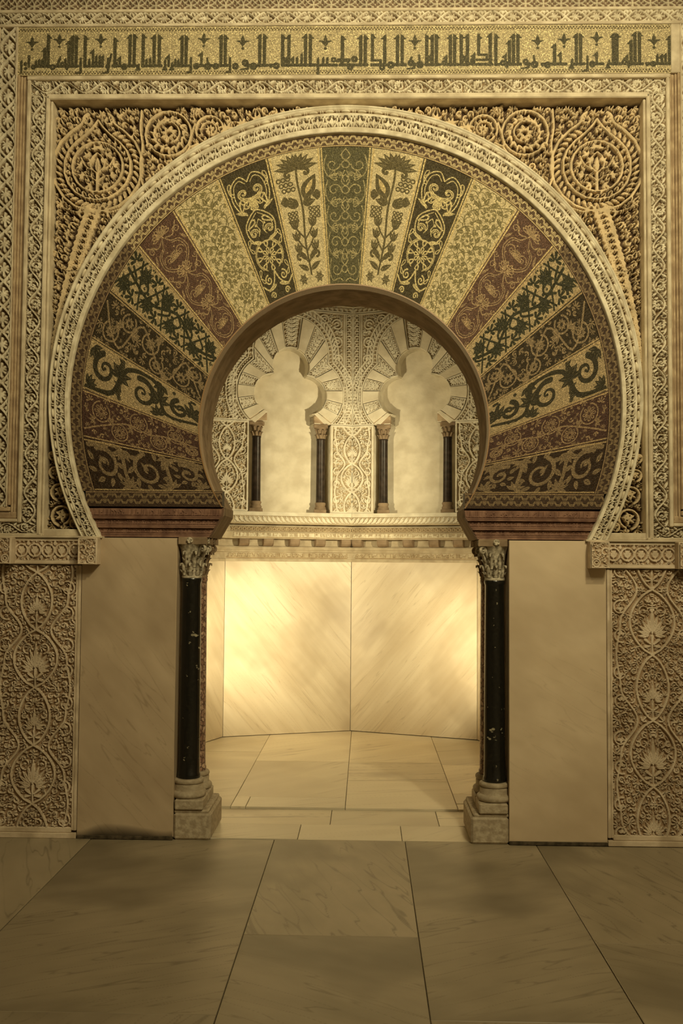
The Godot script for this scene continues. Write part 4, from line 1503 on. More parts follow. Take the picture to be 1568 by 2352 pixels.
		6:  # near-black with tan scrolls and rosettes
			ground = lin(0.036, 0.026, 0.014)
			ca = lin(0.215, 0.155, 0.088)
			for q in [[-16, 262, 20, 1], [22, 226, 18, -1], [14, 160, 22, 1], [-22, 130, 18, -1], [-10, 64, 22, 1], [22, 34, 18, -1]]:
				var c := Vector2(q[0], q[1])
				a.arc(c, q[2], 0.6 * q[3], (0.6 + 5.2) * q[3], 2.0)
				for i in 9:
					a.leaf(c + Vector2.from_angle(TAU * i / 9) * 3, c + Vector2.from_angle(TAU * i / 9) * q[2] * 0.72, 2.8)
				a.fan(c + Vector2(q[2] * 0.9 * q[3], -q[2]), 1.2 * q[3], 5, 2.8, 20, 3.6)
			a.curve([Vector2(30, 296), Vector2(-38, 232), Vector2(36, 190), Vector2(-40, 100), Vector2(34, 64), Vector2(-28, 6)], 2.2)
			a.fill(rng, 130, 7.0, Vector2(-46, 4), Vector2(46, 296))
		7:  # gold under bold dark spiral scrolls
			ground = lin(0.30, 0.225, 0.125)
			ca = lin(0.038, 0.032, 0.018)
			for q in [[8, 252, 30, 1], [-4, 150, 34, -1], [2, 52, 24, 1]]:
				var c := Vector2(q[0], q[1])
				a.arc(c, q[2], 0.4, 0.4 + 8.4 * q[3], 6.5, 2.0, 1.0, q[2] * 0.15)
				a.dot(c, 3.4)
				a.fan(c + Vector2(0, -q[2] * 1.3), -0.3 * q[3], 6, 3.4, 34, 6.5)
			a.curve([Vector2(-44, 292), Vector2(-34, 226), Vector2(30, 196), Vector2(38, 120), Vector2(-30, 86), Vector2(-20, 8)], 6.0, 4.0)
			for i in 16:
				a.dot(Vector2(rng.randf_range(-44, 44), rng.randf_range(4, 80)), 4.4)
				a.leaf(Vector2(-44 + i * 6, 204), Vector2(-36 + i * 6, 214 + (i % 3) * 6), 4)
			for g in [-1.0, 1.0]:
				a.fan(Vector2(40 * g, 104), PI / 2 + 1.2 * g, 5, 2.4, 28, 5.5)
				a.fan(Vector2(38 * g, 290), -PI / 2 - 0.7 * g, 5, 2.0, 26, 5)
		8:  # dark red with tan rosette scrolls
			ground = lin(0.062, 0.033, 0.024)
			ca = lin(0.235, 0.16, 0.09)
			for q in [[16, 252, 22, 1], [-20, 206, 20, -1], [18, 156, 22, 1], [-18, 108, 20, -1], [14, 62, 20, 1], [-18, 24, 15, -1]]:
				var c := Vector2(q[0], q[1])
				a.arc(c, q[2], 0.2, 0.2 + 5.4 * q[3], 1.5)
				for i in 8:
					drop(a, c + Vector2.from_angle(TAU * i / 8) * 4, TAU * i / 8, q[2] * 0.55, 2.8, 1.0)
				a.fan(c + Vector2(-q[2] * q[3], q[2] * 0.8), PI / 2, 5, 3.0, 16, 2.6)
			a.curve([Vector2(-30, 296), Vector2(-8, 232), Vector2(6, 180), Vector2(-4, 130), Vector2(4, 84), Vector2(0, 8)], 1.8)
			a.fill(rng, 90, 6.5, Vector2(-46, 4), Vector2(46, 296))
		9:  # near-black under broad tan acanthus scrolls
			ground = lin(0.036, 0.022, 0.013)
			ca = lin(0.19, 0.135, 0.077)
			for q in [[6, 254, 32, -1], [0, 148, 38, 1], [4, 48, 26, -1]]:
				var c := Vector2(q[0], q[1])
				a.arc(c, q[2], 0.3, 0.3 + 8.2 * q[3], 5.0, 2.2, 1.0, q[2] * 0.16)
				for i in 9:
					var an := TAU * i / 9
					a.leaf(c + Vector2.from_angle(an) * q[2] * 0.95, c + Vector2.from_angle(an + 0.35 * q[3]) * q[2] * 1.5, 5.2)
				a.leaf(c, c + Vector2(q[2] * 0.5, q[2] * 0.4), 5)
			a.curve([Vector2(40, 292), Vector2(42, 214), Vector2(-40, 200), Vector2(-44, 106), Vector2(34, 92), Vector2(36, 6)], 4.5)
			for g in [-1.0, 1.0]:
				for y in [96.0, 204.0, 20.0]:
					a.fan(Vector2(40 * g, y), PI / 2 + 1.2 * g, 6, 2.8, 30, 4.4)
	# the twin gold lines along the joints
	b.mir = true
	if kind != 1:
		b.d.fill(0.0)
	b.seg(Vector2(-47.2, -5), Vector2(-47.2, 305), 1.5, 1.5, 0.8)
	var dk := lin(0.07, 0.05, 0.028)
	var edge := lin(0.50, 0.38, 0.18) if kind < 5 else lin(0.33, 0.235, 0.12)
	a.mir = true
	return mosaic(a, b, ground, ca, edge, 200 + kind, 0.34 if kind in [1, 3] else 0.42)

func drop(r: Rel, p: Vector2, an: float, ln: float, w: float, line: float) -> void:
	# outline of a teardrop
	var v := Vector2.from_angle(an)
	var q := v.orthogonal()
	r.chain([p, p + v * ln * 0.5 + q * w * 0.8, p + v * ln * 0.82 + q * w, p + v * ln, p + v * ln * 0.82 - q * w, p + v * ln * 0.5 - q * w * 0.8, p], line)

func hit(p: Vector2, dir: Vector2, c: Vector2, ra: float) -> Vector2:
	# where the ray from p leaves the circle
	var m := p - c
	var b := m.dot(dir)
	return p + dir * (-b + sqrt(maxf(0.0, b * b - m.dot(m) + ra * ra)))

func mosaics() -> void:
	M.glint = noise_tex(77, 0.30, Color.BLACK, Color.WHITE, 256, 2, FastNoiseLite.TYPE_VALUE, 0, 1, true, 6.0)
	var arch := thing("mosaic_arch", "horseshoe arch of nineteen radiating mosaic wedges in gold, red and dark green", "arch", Vector3(0, 1.90, -0.06))
	var pc := Vector2(0, 1.988)
	var cuts := [4.35, 13.1, 22.1, 31.2, 40.2, 49.3, 58.8, 68.5, 78.3, 90.0]
	var mats := []
	for k in 10:
		mats.append(tessera_mat(voussoir_tex(k)))
	var kinds := ["dark green wedge with fine gold candelabra, at the crown", "gold wedge with a dark flowering plant", "dark wedge with gold palmettes and a star flower", "gold wedge with thin olive spirals", "dark red wedge with fine gold scrolls", "gold wedge with near-black foliage", "near-black wedge with tan rosettes", "gold wedge with bold dark spiral scrolls", "dark red wedge with tan rosettes", "near-black wedge with broad tan acanthus"]
	for k in range(-9, 10):
		var n := absi(k)
		var g := -1.0 if k < 0 else 1.0
		var a0: float = -cuts[0] if k == 0 else cuts[n - 1] * g
		var a1: float = cuts[n] * g
		if k < 0:
			var t := a0
			a0 = a1
			a1 = t
		var z: float = -0.036 + 0.0012 * sin(k * 5.1)
		var mb := MB.new()
		var grid := []
		for i in 5:
			var an := deg_to_rad(lerpf(a0, a1, i / 4.0))
			var dir := Vector2(sin(an), cos(an))
			var p0 := hit(pc, dir, Vector2(0, YA), RA)
			var p1 := hit(pc, dir, Vector2(0, YC), RC - 0.072)
			var col := []
			for j in 11:
				col.append(p0.lerp(p1, j / 10.0))
			grid.append(col)
		for i in 4:
			for j in 10:
				var q := [grid[i][j], grid[i + 1][j], grid[i + 1][j + 1], grid[i][j + 1]]
				var uv := []
				for e in [[i, j], [i + 1, j], [i + 1, j + 1], [i, j + 1]]:
					var uu: float = e[0] / 4.0
					uv.append(Vector2(1.0 - uu if k > 0 else uu, 1.0 - e[1] / 10.0))
				mb.quad(v3(q[0], z), v3(q[1], z), v3(q[2], z), v3(q[3], z), uv[0], uv[1], uv[2], uv[3])
		# sides and underside
		var under := Vector2(0.5, 0.995)
		for i in 4:
			mb.quad(v3(grid[i][0], -0.132), v3(grid[i + 1][0], -0.132), v3(grid[i + 1][0], z), v3(grid[i][0], z), under, under, under, under)
		for j in 10:
			mb.quad(v3(grid[0][j + 1], -0.132), v3(grid[0][j], -0.132), v3(grid[0][j], z), v3(grid[0][j + 1], z), under, under, under, under)
			mb.quad(v3(grid[4][j], -0.132), v3(grid[4][j + 1], -0.132), v3(grid[4][j + 1], z), v3(grid[4][j], z), under, under, under, under)
		part("voussoir", mb, mats[n], arch, kinds[n])
	# thin gold rim along the inner edge of the wedges
	var rim := MB.new()
	var a2 := atan2(1.90 - YA, 0.702)
	for i in 96:
		var t0 := lerpf(a2, PI - a2, i / 96.0)
		var t1 := lerpf(a2, PI - a2, (i + 1) / 96.0)
		var q := [Vector2(0, YA) + Vector2.from_angle(t0) * (RA + 0.005), Vector2(0, YA) + Vector2.from_angle(t0) * (RA - 0.002), Vector2(0, YA) + Vector2.from_angle(t1) * (RA - 0.002), Vector2(0, YA) + Vector2.from_angle(t1) * (RA + 0.005)]
		rim.quad(v3(q[1], -0.031), v3(q[0], -0.031), v3(q[3], -0.031), v3(q[2], -0.031))
		rim.quad(v3(q[1], -0.131), v3(q[1], -0.031), v3(q[2], -0.031), v3(q[2], -0.131))
		rim.quad(v3(q[0], -0.031), v3(q[0], -0.06), v3(q[3], -0.06), v3(q[3], -0.031))
	var rim_m := tex_mat(M.stone.albedo_texture, 0.4)
	rim_m.albedo_color = lin(0.42, 0.27, 0.15)
	part("rim", rim, rim_m, arch, "thin gilded rim")
	# zigzag border along the outer edge and along the foot
	var a := Rel.new(Vector2(0, 0), Vector2(120, 80), 0.94)
	var b := Rel.new(Vector2(0, 0), Vector2(120, 80), 0.94)
	a.round_off = 0.0
	b.round_off = 0.0
	for y in [0.0, 30.0]:
		for k in [-1, 0, 1]:
			var x: float = k * 60.0 + (30.0 if y > 0 else 0.0) + 30.0
			for e in [0.0, 7.0]:
				a.chain([Vector2(x - 30, 14 + y + e), Vector2(x - 14, 14 + y + e), Vector2(x - 8, 28 + y + e), Vector2(x + 8, 28 + y + e), Vector2(x + 14, 14 + y + e), Vector2(x + 30, 14 + y + e)], 2.3)
			a.ring(Vector2(x - 30, 27 + y), 5, 1.5)
			a.dot(Vector2(x - 30, 27 + y), 1.6)
	b.seg(Vector2(-5, 5), Vector2(125, 5), 2.4)
	var zig := tessera_mat(mosaic(a, b, lin(0.095, 0.06, 0.036), lin(0.48, 0.38, 0.21), lin(0.5, 0.38, 0.19), 300, 0.4))
	var zig2 := tessera_mat(mosaic(a, b, lin(0.055, 0.034, 0.022), lin(0.19, 0.135, 0.075), lin(0.26, 0.18, 0.1), 301, 0.45))
	for part_i in 3:
		var mb := MB.new()
		var s := 0.0
		var n0: int = [0, 26, 70][part_i]
		var n1: int = [26, 70, 96][part_i]
		for i in range(n0, n1):
			var t := []
			for e in [i, i + 1]:
				var an := deg_to_rad(lerpf(-90.0, 90.0, e / 96.0))
				var dir := Vector2(sin(an), cos(an))
				t.append([hit(pc, dir, Vector2(0, YC), RC - 0.071), hit(pc, dir, Vector2(0, YC), RC + 0.01)])
			var ds: float = t[0][0].distance_to(t[1][0]) / 0.135
			mb.quad(v3(t[0][0], -0.0355), v3(t[1][0], -0.0355), v3(t[1][1], -0.0355), v3(t[0][1], -0.0355), Vector2(s, 1), Vector2(s + ds, 1), Vector2(s + ds, 0), Vector2(s, 0))
			s += ds
		part("zigzag_border", mb, zig if part_i == 1 else zig2, arch)
	for sx in [-1.0, 1.0]:
		var mb := MB.new()
		var x0 := 0.702
		var x1 := 1.50
		var y0 := 1.899
		var y1 := 1.989
		var xa := minf(x0 * sx, x1 * sx)
		var xb := maxf(x0 * sx, x1 * sx)
		mb.quad(Vector3(xa, y0, -0.034), Vector3(xb, y0, -0.034), Vector3(xb, y1, -0.034), Vector3(xa, y1, -0.034), Vector2(0, 0), Vector2(5.2, 0), Vector2(5.2, 1), Vector2(0, 1))
		mb.quad(Vector3(xa, y0, -0.13), Vector3(xb, y0, -0.13), Vector3(xb, y0, -0.034), Vector3(xa, y0, -0.034), under_uv(), under_uv(), under_uv(), under_uv())
		mb.quad(Vector3(x0 * sx, y0, -0.034), Vector3(x0 * sx, y0, -0.13), Vector3(x0 * sx, y1, -0.13), Vector3(x0 * sx, y1, -0.034), under_uv(), under_uv(), under_uv(), under_uv())
		part("foot_border", mb, zig2, arch)
	inscription()

func under_uv() -> Vector2:
	return Vector2(0.1, 0.5)

func v3(p: Vector2, z: float) -> Vector3:
	return Vector3(p.x, p.y, z)

# the long inscription: letters written along a base line, in the units of a 1500 x 110 sheet
func inscription() -> void:
	var a := Rel.new(Vector2(40, -18), Vector2(1540, 92), 0.7331)
	var b := Rel.new(Vector2(40, -18), Vector2(1540, 92), 0.7331)
	a.round_off = 0.0
	b.round_off = 0.0
	var words := "t50,18,N s50,10,50,-12,2.6 c59.5,8,4.6 c60,-2,4 t67.5,26,N d67.5,26 c78,1,6 t84,18,N t91,20,N t97.5,21,N a104,47,L a112,77,R b80,116 c122.5,1,7 s132,4,141,24,2.4 s134,6,140,20,3 b126,158 c146,7,6.5 t152,22,N k156 a160,63,L a168.4,75,L a177,75,R b162,182 w188 a197.7,74,R b196,240 t208,21,N t216.5,42,L t224,29,N t232,29,N t239,29,N s216,11,240,11,2.4 w251.6 c251,2,6 s252,2,259,30,2.6 a267,69,R b262,286"
	words += " c270,9,4.5 t279,25,L c289.5,1,7.5 b289,318 a302,76,L a312,77,R r322 a332.5,77,R b330,364 t340.5,20,N t349,23,N c349,10,4 a358,75,L a370,75,R b368,376 r384 t384,19,N t392,29,L r400 t400,12,N t407.5,20,N t414.5,18,N b400,440 a422.6,73,L a432,73,R w443.5 c456,1.5,7.5 b456,474 t468,35,L c482.5,1,8.6 s482.5,8,481,20,2.2 c483,9,4 b484,502 c501.5,1.5,7.6 b502,530 a513,74,L a522.7,74,R w534 c546.6,1,8 c569,9,8 g567 b570,590 c588,1,8.7 b588,620 a602.4,75,L a613,75,R"
	words += " t629,6,N b625,634 c640.7,2,8 a655,74,R a669.4,74,L s655,23,672,3,3.2 s669,23,654,3,3.2 b654,732 t679,23,L t688.5,23,N t699,31,N a707.6,75,L a718.8,74,R t736.7,21,N s736.7,10,736.7,-18,3.2 t748.6,22,N t758,22,N b736,780 c772.5,15,6.5 s779,12,786,12,2.6 a792.5,71,R s784,14,808,14,4 b786,810 s790,14,790,4,3 s806,14,806,4,3 c820.4,16.5,8 c811,-2,7.6 b804,850 a834.7,72,L a845,72,R s861.4,70,861.4,14,3.6 h861.4,74,R s860,13,881,13,2.8 s880,13,881,2,3.2 b859,884 c884,-3,7 a889.7,72,L b884,925 c903.8,2.4,8.7 a919,72,L a929.6,72,R b928,938"
	words += " c950,7,8 s948,12,951,19,3 g949 c970.6,3,8.6 s970,8,968.5,24,2.6 b950,972 a985.8,72,R a998.5,72,L s986,26,1001,3,3.2 s998,26,983,3,3.2 b983,1002 a1008,73,R b1006,1018 c1027,6.4,7 t1030.5,25,L b1028,1058 a1040,72,L a1049.6,72,R a1064.7,73,R a1079,73,L s1065,26,1081,3,3.2 s1079,26,1063,3,3.2 b1063,1083 s1104.6,70,1104.6,26,3.6 h1104.6,72,R s1105,25,1123,25,2.8 s1123,25,1123,15,3 s1100,13.5,1134,13.5,2.8 b1090,1136 s1089,14,1087,5,3.6 s1090,16,1094,20,3 t1094,30,L a1131,75,L a1143.7,73,R b1142,1152"
	words += " c1159.6,6,7 t1166,28,L k1169 a1174.7,59,L a1184,73,L a1194,73,R b1162,1201 c1211.4,9,6.7 g1210 b1212,1232 c1232,2.4,8.6 s1232,8,1230,22,2.6 c1261.6,1,8 t1250,6,N b1248,1304 a1277.5,50,L t1291,31,L r1316.6 t1317,16,N b1316,1346 a1327,73,L a1336.5,73,R w1352 c1363,2.4,7.6 b1363,1388 t1373,31,L r1399 t1401,13,N b1400,1430 a1411,73,L a1419,73,R c1436,6.7,7 t1442,24,L k1445.5 a1451,58,L a1460,76,L a1470,76,R b1436,1478 c1501,2.7,7 t1487,6,N b1485,1540 t1510,25,N t1520.5,25,L t1529,27,L a1538,67,L"
	words += " f74,57 f137.6,63 f234,63 f473,63 f563,57 f753.4,56 f958.7,56 f1239,55 f1299,58 f1373,62 f1503,55"
	for tok in words.split(" ", false):
		var num := tok.substr(1).split(",")
		var x := float(num[0])
		match tok[0]:
			"a", "t":
				var ht := float(num[1])
				var w := 4.1 if tok[0] == "a" else 3.2
				a.seg(Vector2(x, 2.5), Vector2(x, ht - 5.0), w * 0.92, w)
				var f := -1.0 if num[2] == "L" else 1.0 if num[2] == "R" else 0.0
				if f != 0.0:
					head(a, x, ht, f, w)
				else:
					a.seg(Vector2(x, ht - 6), Vector2(x + 1.5, ht), w, 0.7)
			"h":
				head(a, x, float(num[1]), 1.0, 3.5)
			"b":
				for e in [2.0, 4.0]:
					a.seg(Vector2(x, e), Vector2(float(num[1]), e), 2.4)
			"c":
				var ra := float(num[2])
				a.dot(Vector2(x, float(num[1])), ra)
				if ra > 5.0:
					a.hole(Vector2(x, float(num[1])), 1.3)
			"s":
				a.seg(Vector2(x, float(num[1])), Vector2(float(num[2]), float(num[3])), float(num[4]))
			"d":
				a.leaf(Vector2(x, float(num[1]) - 6), Vector2(x, float(num[1]) + 4), 4.0)
			"k":
				a.seg(Vector2(x, 3), Vector2(x, -5), 7.0, 2.0)
			"r":
				a.seg(Vector2(x + 1, 6), Vector2(x - 1, -4), 2.6, 4.5)
				a.seg(Vector2(x - 6, -6.4), Vector2(x + 3, -5.2), 1.6, 2.8)
			"g":
				a.seg(Vector2(x - 9, -6.5), Vector2(x + 8, -4.5), 1.4, 3.0)
				a.seg(Vector2(x + 8, -4.5), Vector2(x + 9, 5), 3.0, 3.0)
			"w":
				a.seg(Vector2(x, 20), Vector2(x, -11), 2.8, 3.2)
				a.seg(Vector2(x - 13, -14), Vector2(x, -11), 1.0, 3.4)
			"f":
				var y := float(num[1])
				var p := Vector2(x, y)
				a.leaf(p + Vector2(0, -4), p + Vector2(0, 16), 4.4, 1.0, false)
				for g in [-1.0, 1.0]:
					a.curve([p + Vector2(0, -5), p + Vector2(6 * g, 0.5), p + Vector2(13.5 * g, 2.0)], 4.0, 1.0)
				a.seg(p + Vector2(0, -4), p + Vector2(0, -10), 4.0, 1.2)
				a.dot(p + Vector2(0, -15), 3.2)
	# a row of little dark triangles above and below
	for k in 216:
		var x := 40.0 + k * 7.0
		for q in [[88.0, 0.0], [84.5, 3.5], [-10.5, 3.5], [-14.5, 0.0]]:
			b.dot(Vector2(x + q[1], q[0]), 1.7, 0.85)
	var t := mosaic(a, b, lin(0.42, 0.345, 0.20), lin(0.075, 0.066, 0.038), lin(0.10, 0.075, 0.038), 400, 0.5, 2)
	var o := thing("inscription_band", "long gold mosaic band with a dark angular Arabic inscription and small flowers", "inscription", Vector3(0, 4.455, -0.05))
	var mb := MB.new()
	mb.quad(Vector3(-1.954, 4.452, -0.006), Vector3(1.896, 4.452, -0.006), Vector3(1.896, 4.745, -0.006), Vector3(-1.954, 4.745, -0.006))
	var face_m := tessera_mat(t)
	face_m.normal_enabled = false
	part("mosaic_face", mb, face_m, o)
	mb = MB.new()
	mb.box(Vector3(-1.954, 4.452, -0.13), Vector3(1.896, 4.745, -0.0065), 0.0)
	part("bed", mb, M.stone_plain, o)
	bar(o, "side_fillet", M.stone_plain, 1.896, 4.452, 1.95, 4.745, 0.0)
	bar(o, "side_fillet", M.stone_plain, -1.962, 4.452, -1.954, 4.745, 0.002)

func head(a: Rel, x: float, ht: float, f: float, w: float) -> void:
	a.seg(Vector2(x - f * (w - 1.2), ht), Vector2(x + f * 8.0, ht - 9.5), 1.0, 0.9)
	a.seg(Vector2(x - f * (w - 2.2), ht - 3.5), Vector2(x + f * 5.5, ht - 9.5), 2.2, 1.4)
	a.seg(Vector2(x - f * 0.5, ht - 8), Vector2(x + f * 2.0, ht - 10), 3.0, 2.2)

# ---------------------------------------------------------------- dark red band under the mosaic
func inner_edge(y: float) -> float:
	return 0.703 if y > 1.855 else lerpf(0.778, 0.703, clampf((y - 1.722) / 0.133, 0, 1))

# carved strokes like the worn lettering of the band
func carved_strokes(r: Rel, u0: float, u1: float, v0: float, v1: float, seed_: int, w := 0.0026) -> void:
	var rng := RandomNumberGenerator.new()
	rng.seed = seed_
	var hh := v1 - v0
	var u := u0
	r.round_off = 0.15
	while u < u1:
		var n := rng.randi() % 5
		var step := hh * rng.randf_range(0.28, 0.5)
		if n < 2:
			r.seg(Vector2(u, v0 + w), Vector2(u, v0 + hh * 0.95), w)
			if n == 0:
				r.seg(Vector2(u + step * 0.5, v0 + w), Vector2(u + step * 0.5, v0 + hh * 0.95), w)
		elif n == 2:
			r.arc(Vector2(u + step * 0.4, v0 + hh * 0.32), hh * 0.17, 0, TAU, w * 0.9)
		elif n == 3:
			r.seg(Vector2(u, v0 + w), Vector2(u, v0 + hh * 0.45), w)
			r.leaf(Vector2(u, v0 + hh * 0.55), Vector2(u + step, v0 + hh * 0.95), w * 1.6)
		r.seg(Vector2(u - step * 0.4, v0 + w * 1.3), Vector2(u + step, v0 + w * 1.3), w)
		u += step

func impost_band() -> void:
	var rows := [[1.899, -0.088], [1.889, -0.086], [1.888, -0.044], [1.845, -0.046], [1.844, -0.034], [1.838, -0.034], [1.837, -0.040], [1.836, -0.030], [1.828, -0.030], [1.827, -0.050], [1.793, -0.050], [1.792, -0.038], [1.786, -0.038], [1.785, -0.044], [1.784, -0.034], [1.776, -0.034], [1.775, -0.054], [1.743, -0.054], [1.742, -0.042], [1.737, -0.042], [1.736, -0.05], [1.735, -0.038], [1.722, -0.038], [1.722, -0.13]]
	for sx in [-1.0, 1.0]:
		var o := thing("impost_moulding", "dark red moulding of three carved registers under the mosaic arch's %s foot" % ("left" if sx < 0 else "right"), "moulding", Vector3(1.1 * sx, 1.722, -0.05))
		var mb := MB.new()
		var x1: float = 1.52 * sx
		for i in rows.size() - 1:
			var a: Array = rows[i]
			var b: Array = rows[i + 1]
			var xa: float = inner_edge(a[0]) * sx
			var xb: float = inner_edge(b[0]) * sx
			var q := [Vector3(xa, a[0], a[1]), Vector3(xb, b[0], b[1]), Vector3(x1, b[0], b[1]), Vector3(x1, a[0], a[1])]
			var e := [Vector3(xa, a[0], -0.132), Vector3(xb, b[0], -0.132), q[1], q[0]]
			if sx > 0:
				mb.quad(q[0], q[1], q[2], q[3])
				mb.quad(e[0], e[1], e[2], e[3])
			else:
				mb.quad(q[3], q[2], q[1], q[0])
				mb.quad(e[3], e[2], e[1], e[0])
		part("profile", mb, M.red_stone, o)
		var k := 0
		for g in [[1.846, 1.886, -0.046], [1.794, 1.826, -0.052], [1.744, 1.774, -0.056]]:
			var r := Rel.new(Vector2(0.70, g[0]), Vector2(1.50, g[1]), 0.0032)
			carved_strokes(r, 0.72, 1.5, g[0] + 0.002, g[1] - 0.001, 500 + k)
			mb = MB.new()
			var zz: float = g[2]
			mb.field(r, 0.008, flat(zz, sx), func(u, v): return u > inner_edge(v) + 0.004, Color(0.66, 0.6, 0.56))
			flipped(mb, sx)
			part("carved_register", mb, M.red_stone, o)
			k += 1

# ---------------------------------------------------------------- columns of the doorway
func columns() -> void:
	var meshes := {}
	var b := MB.new()
	b.box(Vector3(-0.064, 0.004, -0.098), Vector3(0.098, 0.062, 0.098), 0.007)
	var prof := [Vector2(0.0, 0.062), Vector2(0.090, 0.062)]
	for i in 9:
		var an := -PI / 2 + PI * i / 8.0
		prof.append(Vector2(0.086 + 0.016 * cos(an), 0.084 + 0.019 * sin(an)))
	prof.append(Vector2(0.084, 0.106))
	for i in 7:
		var an := -PI / 2 - PI * i / 6.0
		prof.append(Vector2(0.084 + 0.012 * cos(an) - 0.003 * i / 6.0, 0.122 - 0.016 * sin(an + PI) * -1.0))
	prof.append(Vector2(0.080, 0.140))
	for i in 9:
		var an := -PI / 2 + PI * i / 8.0
		prof.append(Vector2(0.076 + 0.011 * cos(an), 0.155 + 0.014 * sin(an)))
	prof.append(Vector2(0.064, 0.170))
	prof.append(Vector2(0.0, 0.172))
	b.lathe(prof, 36)
	meshes.base = b.mesh()
	b = MB.new()
	b.lathe([Vector2(0.064, 0.170), Vector2(0.0665, 0.176), Vector2(0.0665, 0.192), Vector2(0.062, 0.200), Vector2(0.0605, 0.30), Vector2(0.0585, 0.80), Vector2(0.0555, 1.292), Vector2(0.0585, 1.300), Vector2(0.0605, 1.309), Vector2(0.0585, 1.318), Vector2(0.0575, 1.320), Vector2(0.0, 1.322)], 40)
	meshes.shaft = b.mesh()
	b = MB.new()
	b.lathe([Vector2(0.0, 1.318), Vector2(0.0575, 1.320), Vector2(0.0595, 1.327), Vector2(0.0565, 1.335), Vector2(0.055, 1.345), Vector2(0.056, 1.42), Vector2(0.064, 1.47), Vector2(0.078, 1.502), Vector2(0.09, 1.517), Vector2(0.0, 1.517)], 32)
	meshes.bell = b.mesh()
	b = MB.new()
	# abacus with hollowed sides, a knob in the middle of each
	var out := PackedVector2Array()
	for side in 4:
		for i in 5:
			var t := i / 5.0
			var p := Vector2(lerpf(-0.106, 0.106, t), -0.106 + 0.022 * sin(PI * t))
			p = p.rotated(side * PI / 2)
			out.append(Vector2(maxf(p.x, -0.064), p.y))
	b.prism(out, 1.516, 1.5565, Transform3D(Basis(Vector3(1, 0, 0), Vector3(0, 0, -1), Vector3(0, 1, 0))), 0.006)
	meshes.abacus = b.mesh()
	var leaf := MB.new()
	var wide := 0.017
	leaf.tongue([Vector3(0.055, 1.338, 0), Vector3(0.060, 1.362, 0), Vector3(0.064, 1.388, 0), Vector3(0.073, 1.404, 0), Vector3(0.082, 1.402, 0), Vector3(0.083, 1.390, 0)], Vector3(0, 0, 1), [wide, wide, wide * 0.95, wide * 0.85, wide * 0.6, wide * 0.2], 0.006)
	for g in [-1.0, 1.0]:
		leaf.tongue([Vector3(0.058, 1.350, 0.012 * g), Vector3(0.067, 1.366, 0.017 * g), Vector3(0.072, 1.366, 0.018 * g)], Vector3(0, 0, 1), [0.006, 0.006, 0.002], 0.004)
	meshes.leaf = leaf.mesh()
	leaf = MB.new()
	leaf.tongue([Vector3(0.056, 1.385, 0), Vector3(0.062, 1.425, 0), Vector3(0.070, 1.455, 0), Vector3(0.085, 1.474, 0), Vector3(0.095, 1.470, 0), Vector3(0.096, 1.456, 0)], Vector3(0, 0, 1), [wide, wide, wide, wide * 0.9, wide * 0.6, wide * 0.2], 0.006)
	for g in [-1.0, 1.0]:
		leaf.tongue([Vector3(0.062, 1.42, 0.012 * g), Vector3(0.073, 1.437, 0.018 * g), Vector3(0.080, 1.436, 0.019 * g)], Vector3(0, 0, 1), [0.006, 0.006, 0.002], 0.004)
	meshes.tall_leaf = leaf.mesh()
	leaf = MB.new()
	var path := []
	var wd := []
	path.append(Vector3(0.066, 1.450, 0))
	wd.append(0.008)
	for i in 13:
		var an := PI * 0.9 - i * 0.62
		var ra := 0.026 * (1.0 - i / 15.0)
		path.append(Vector3(0.112 + ra * cos(an), 1.490 + ra * sin(an), 0))
		wd.append(lerpf(0.011, 0.013, i / 12.0))
	leaf.tongue(path, Vector3(0, 0, 1), wd, 0.007)
	leaf.ball(Vector3(0.112, 1.490, 0), Vector3(0.008, 0.008, 0.015))
	meshes.volute = leaf.mesh()
	leaf = MB.new()
	leaf.ball(Vector3(0.088, 1.537, 0), Vector3(0.012, 0.020, 0.020))
	for i in 5:
		var an := TAU * i / 5
		leaf.ball(Vector3(0.096, 1.537 + 0.012 * sin(an), 0.012 * cos(an)), Vector3(0.006, 0.007, 0.007), Basis(), 6)
	meshes.knob = leaf.mesh()
	for sx in [-1.0, 1.0]:
		var side := "left" if sx < 0 else "right"
		var pl := thing("column_plinth", "worn stone plinth under the pair of doorway columns, on the %s" % side, "plinth", Vector3(0.845 * sx, 0, -0.24))
		var mb := MB.new()
		mb.box(Vector3(minf(0.951 * sx, 0.738 * sx), 0.0, -0.452), Vector3(maxf(0.951 * sx, 0.738 * sx), 0.150, -0.004), 0.012)
		part("block", mb, M.base_stone, pl)
		mb = MB.new()
		mb.box(Vector3(minf(0.950 * sx, 0.752 * sx), 0.148, -0.44), Vector3(maxf(0.950 * sx, 0.752 * sx), 0.168, -0.012), 0.008)
		part("top_fillet", mb, M.base_stone, pl)
		for k in 2:
			var red := k == 1
			var lab := "dark red mottled marble column behind the black one, at the %s doorway jamb" % side if red else "black marble column with white flecks and a carved capital, at the %s doorway jamb" % side
			var o := thing("column", lab, "column", Vector3(0.881 * sx, 0.166, -0.302 if red else -0.092))
			o.rotation.y = 0.0 if sx < 0 else PI
			part("base", meshes.base, M.base_stone, o)
			part("shaft", meshes.shaft, M.breccia if red else M.black, o, "mottled red shaft" if red else "polished black shaft")
			var cm: Material = M.soffit if red else M.capital
			var cap := part("capital", meshes.bell, cm, o)
			part("abacus", meshes.abacus, M.soffit, cap)
			for i in 8:
				var an := TAU * i / 8.0
				if cos(an) > -0.8:
					part("acanthus_leaf", meshes.leaf, cm, cap).rotation.y = an
				if cos(an + PI / 8) > -0.8:
					part("acanthus_leaf", meshes.tall_leaf, cm, cap).rotation.y = an + PI / 8
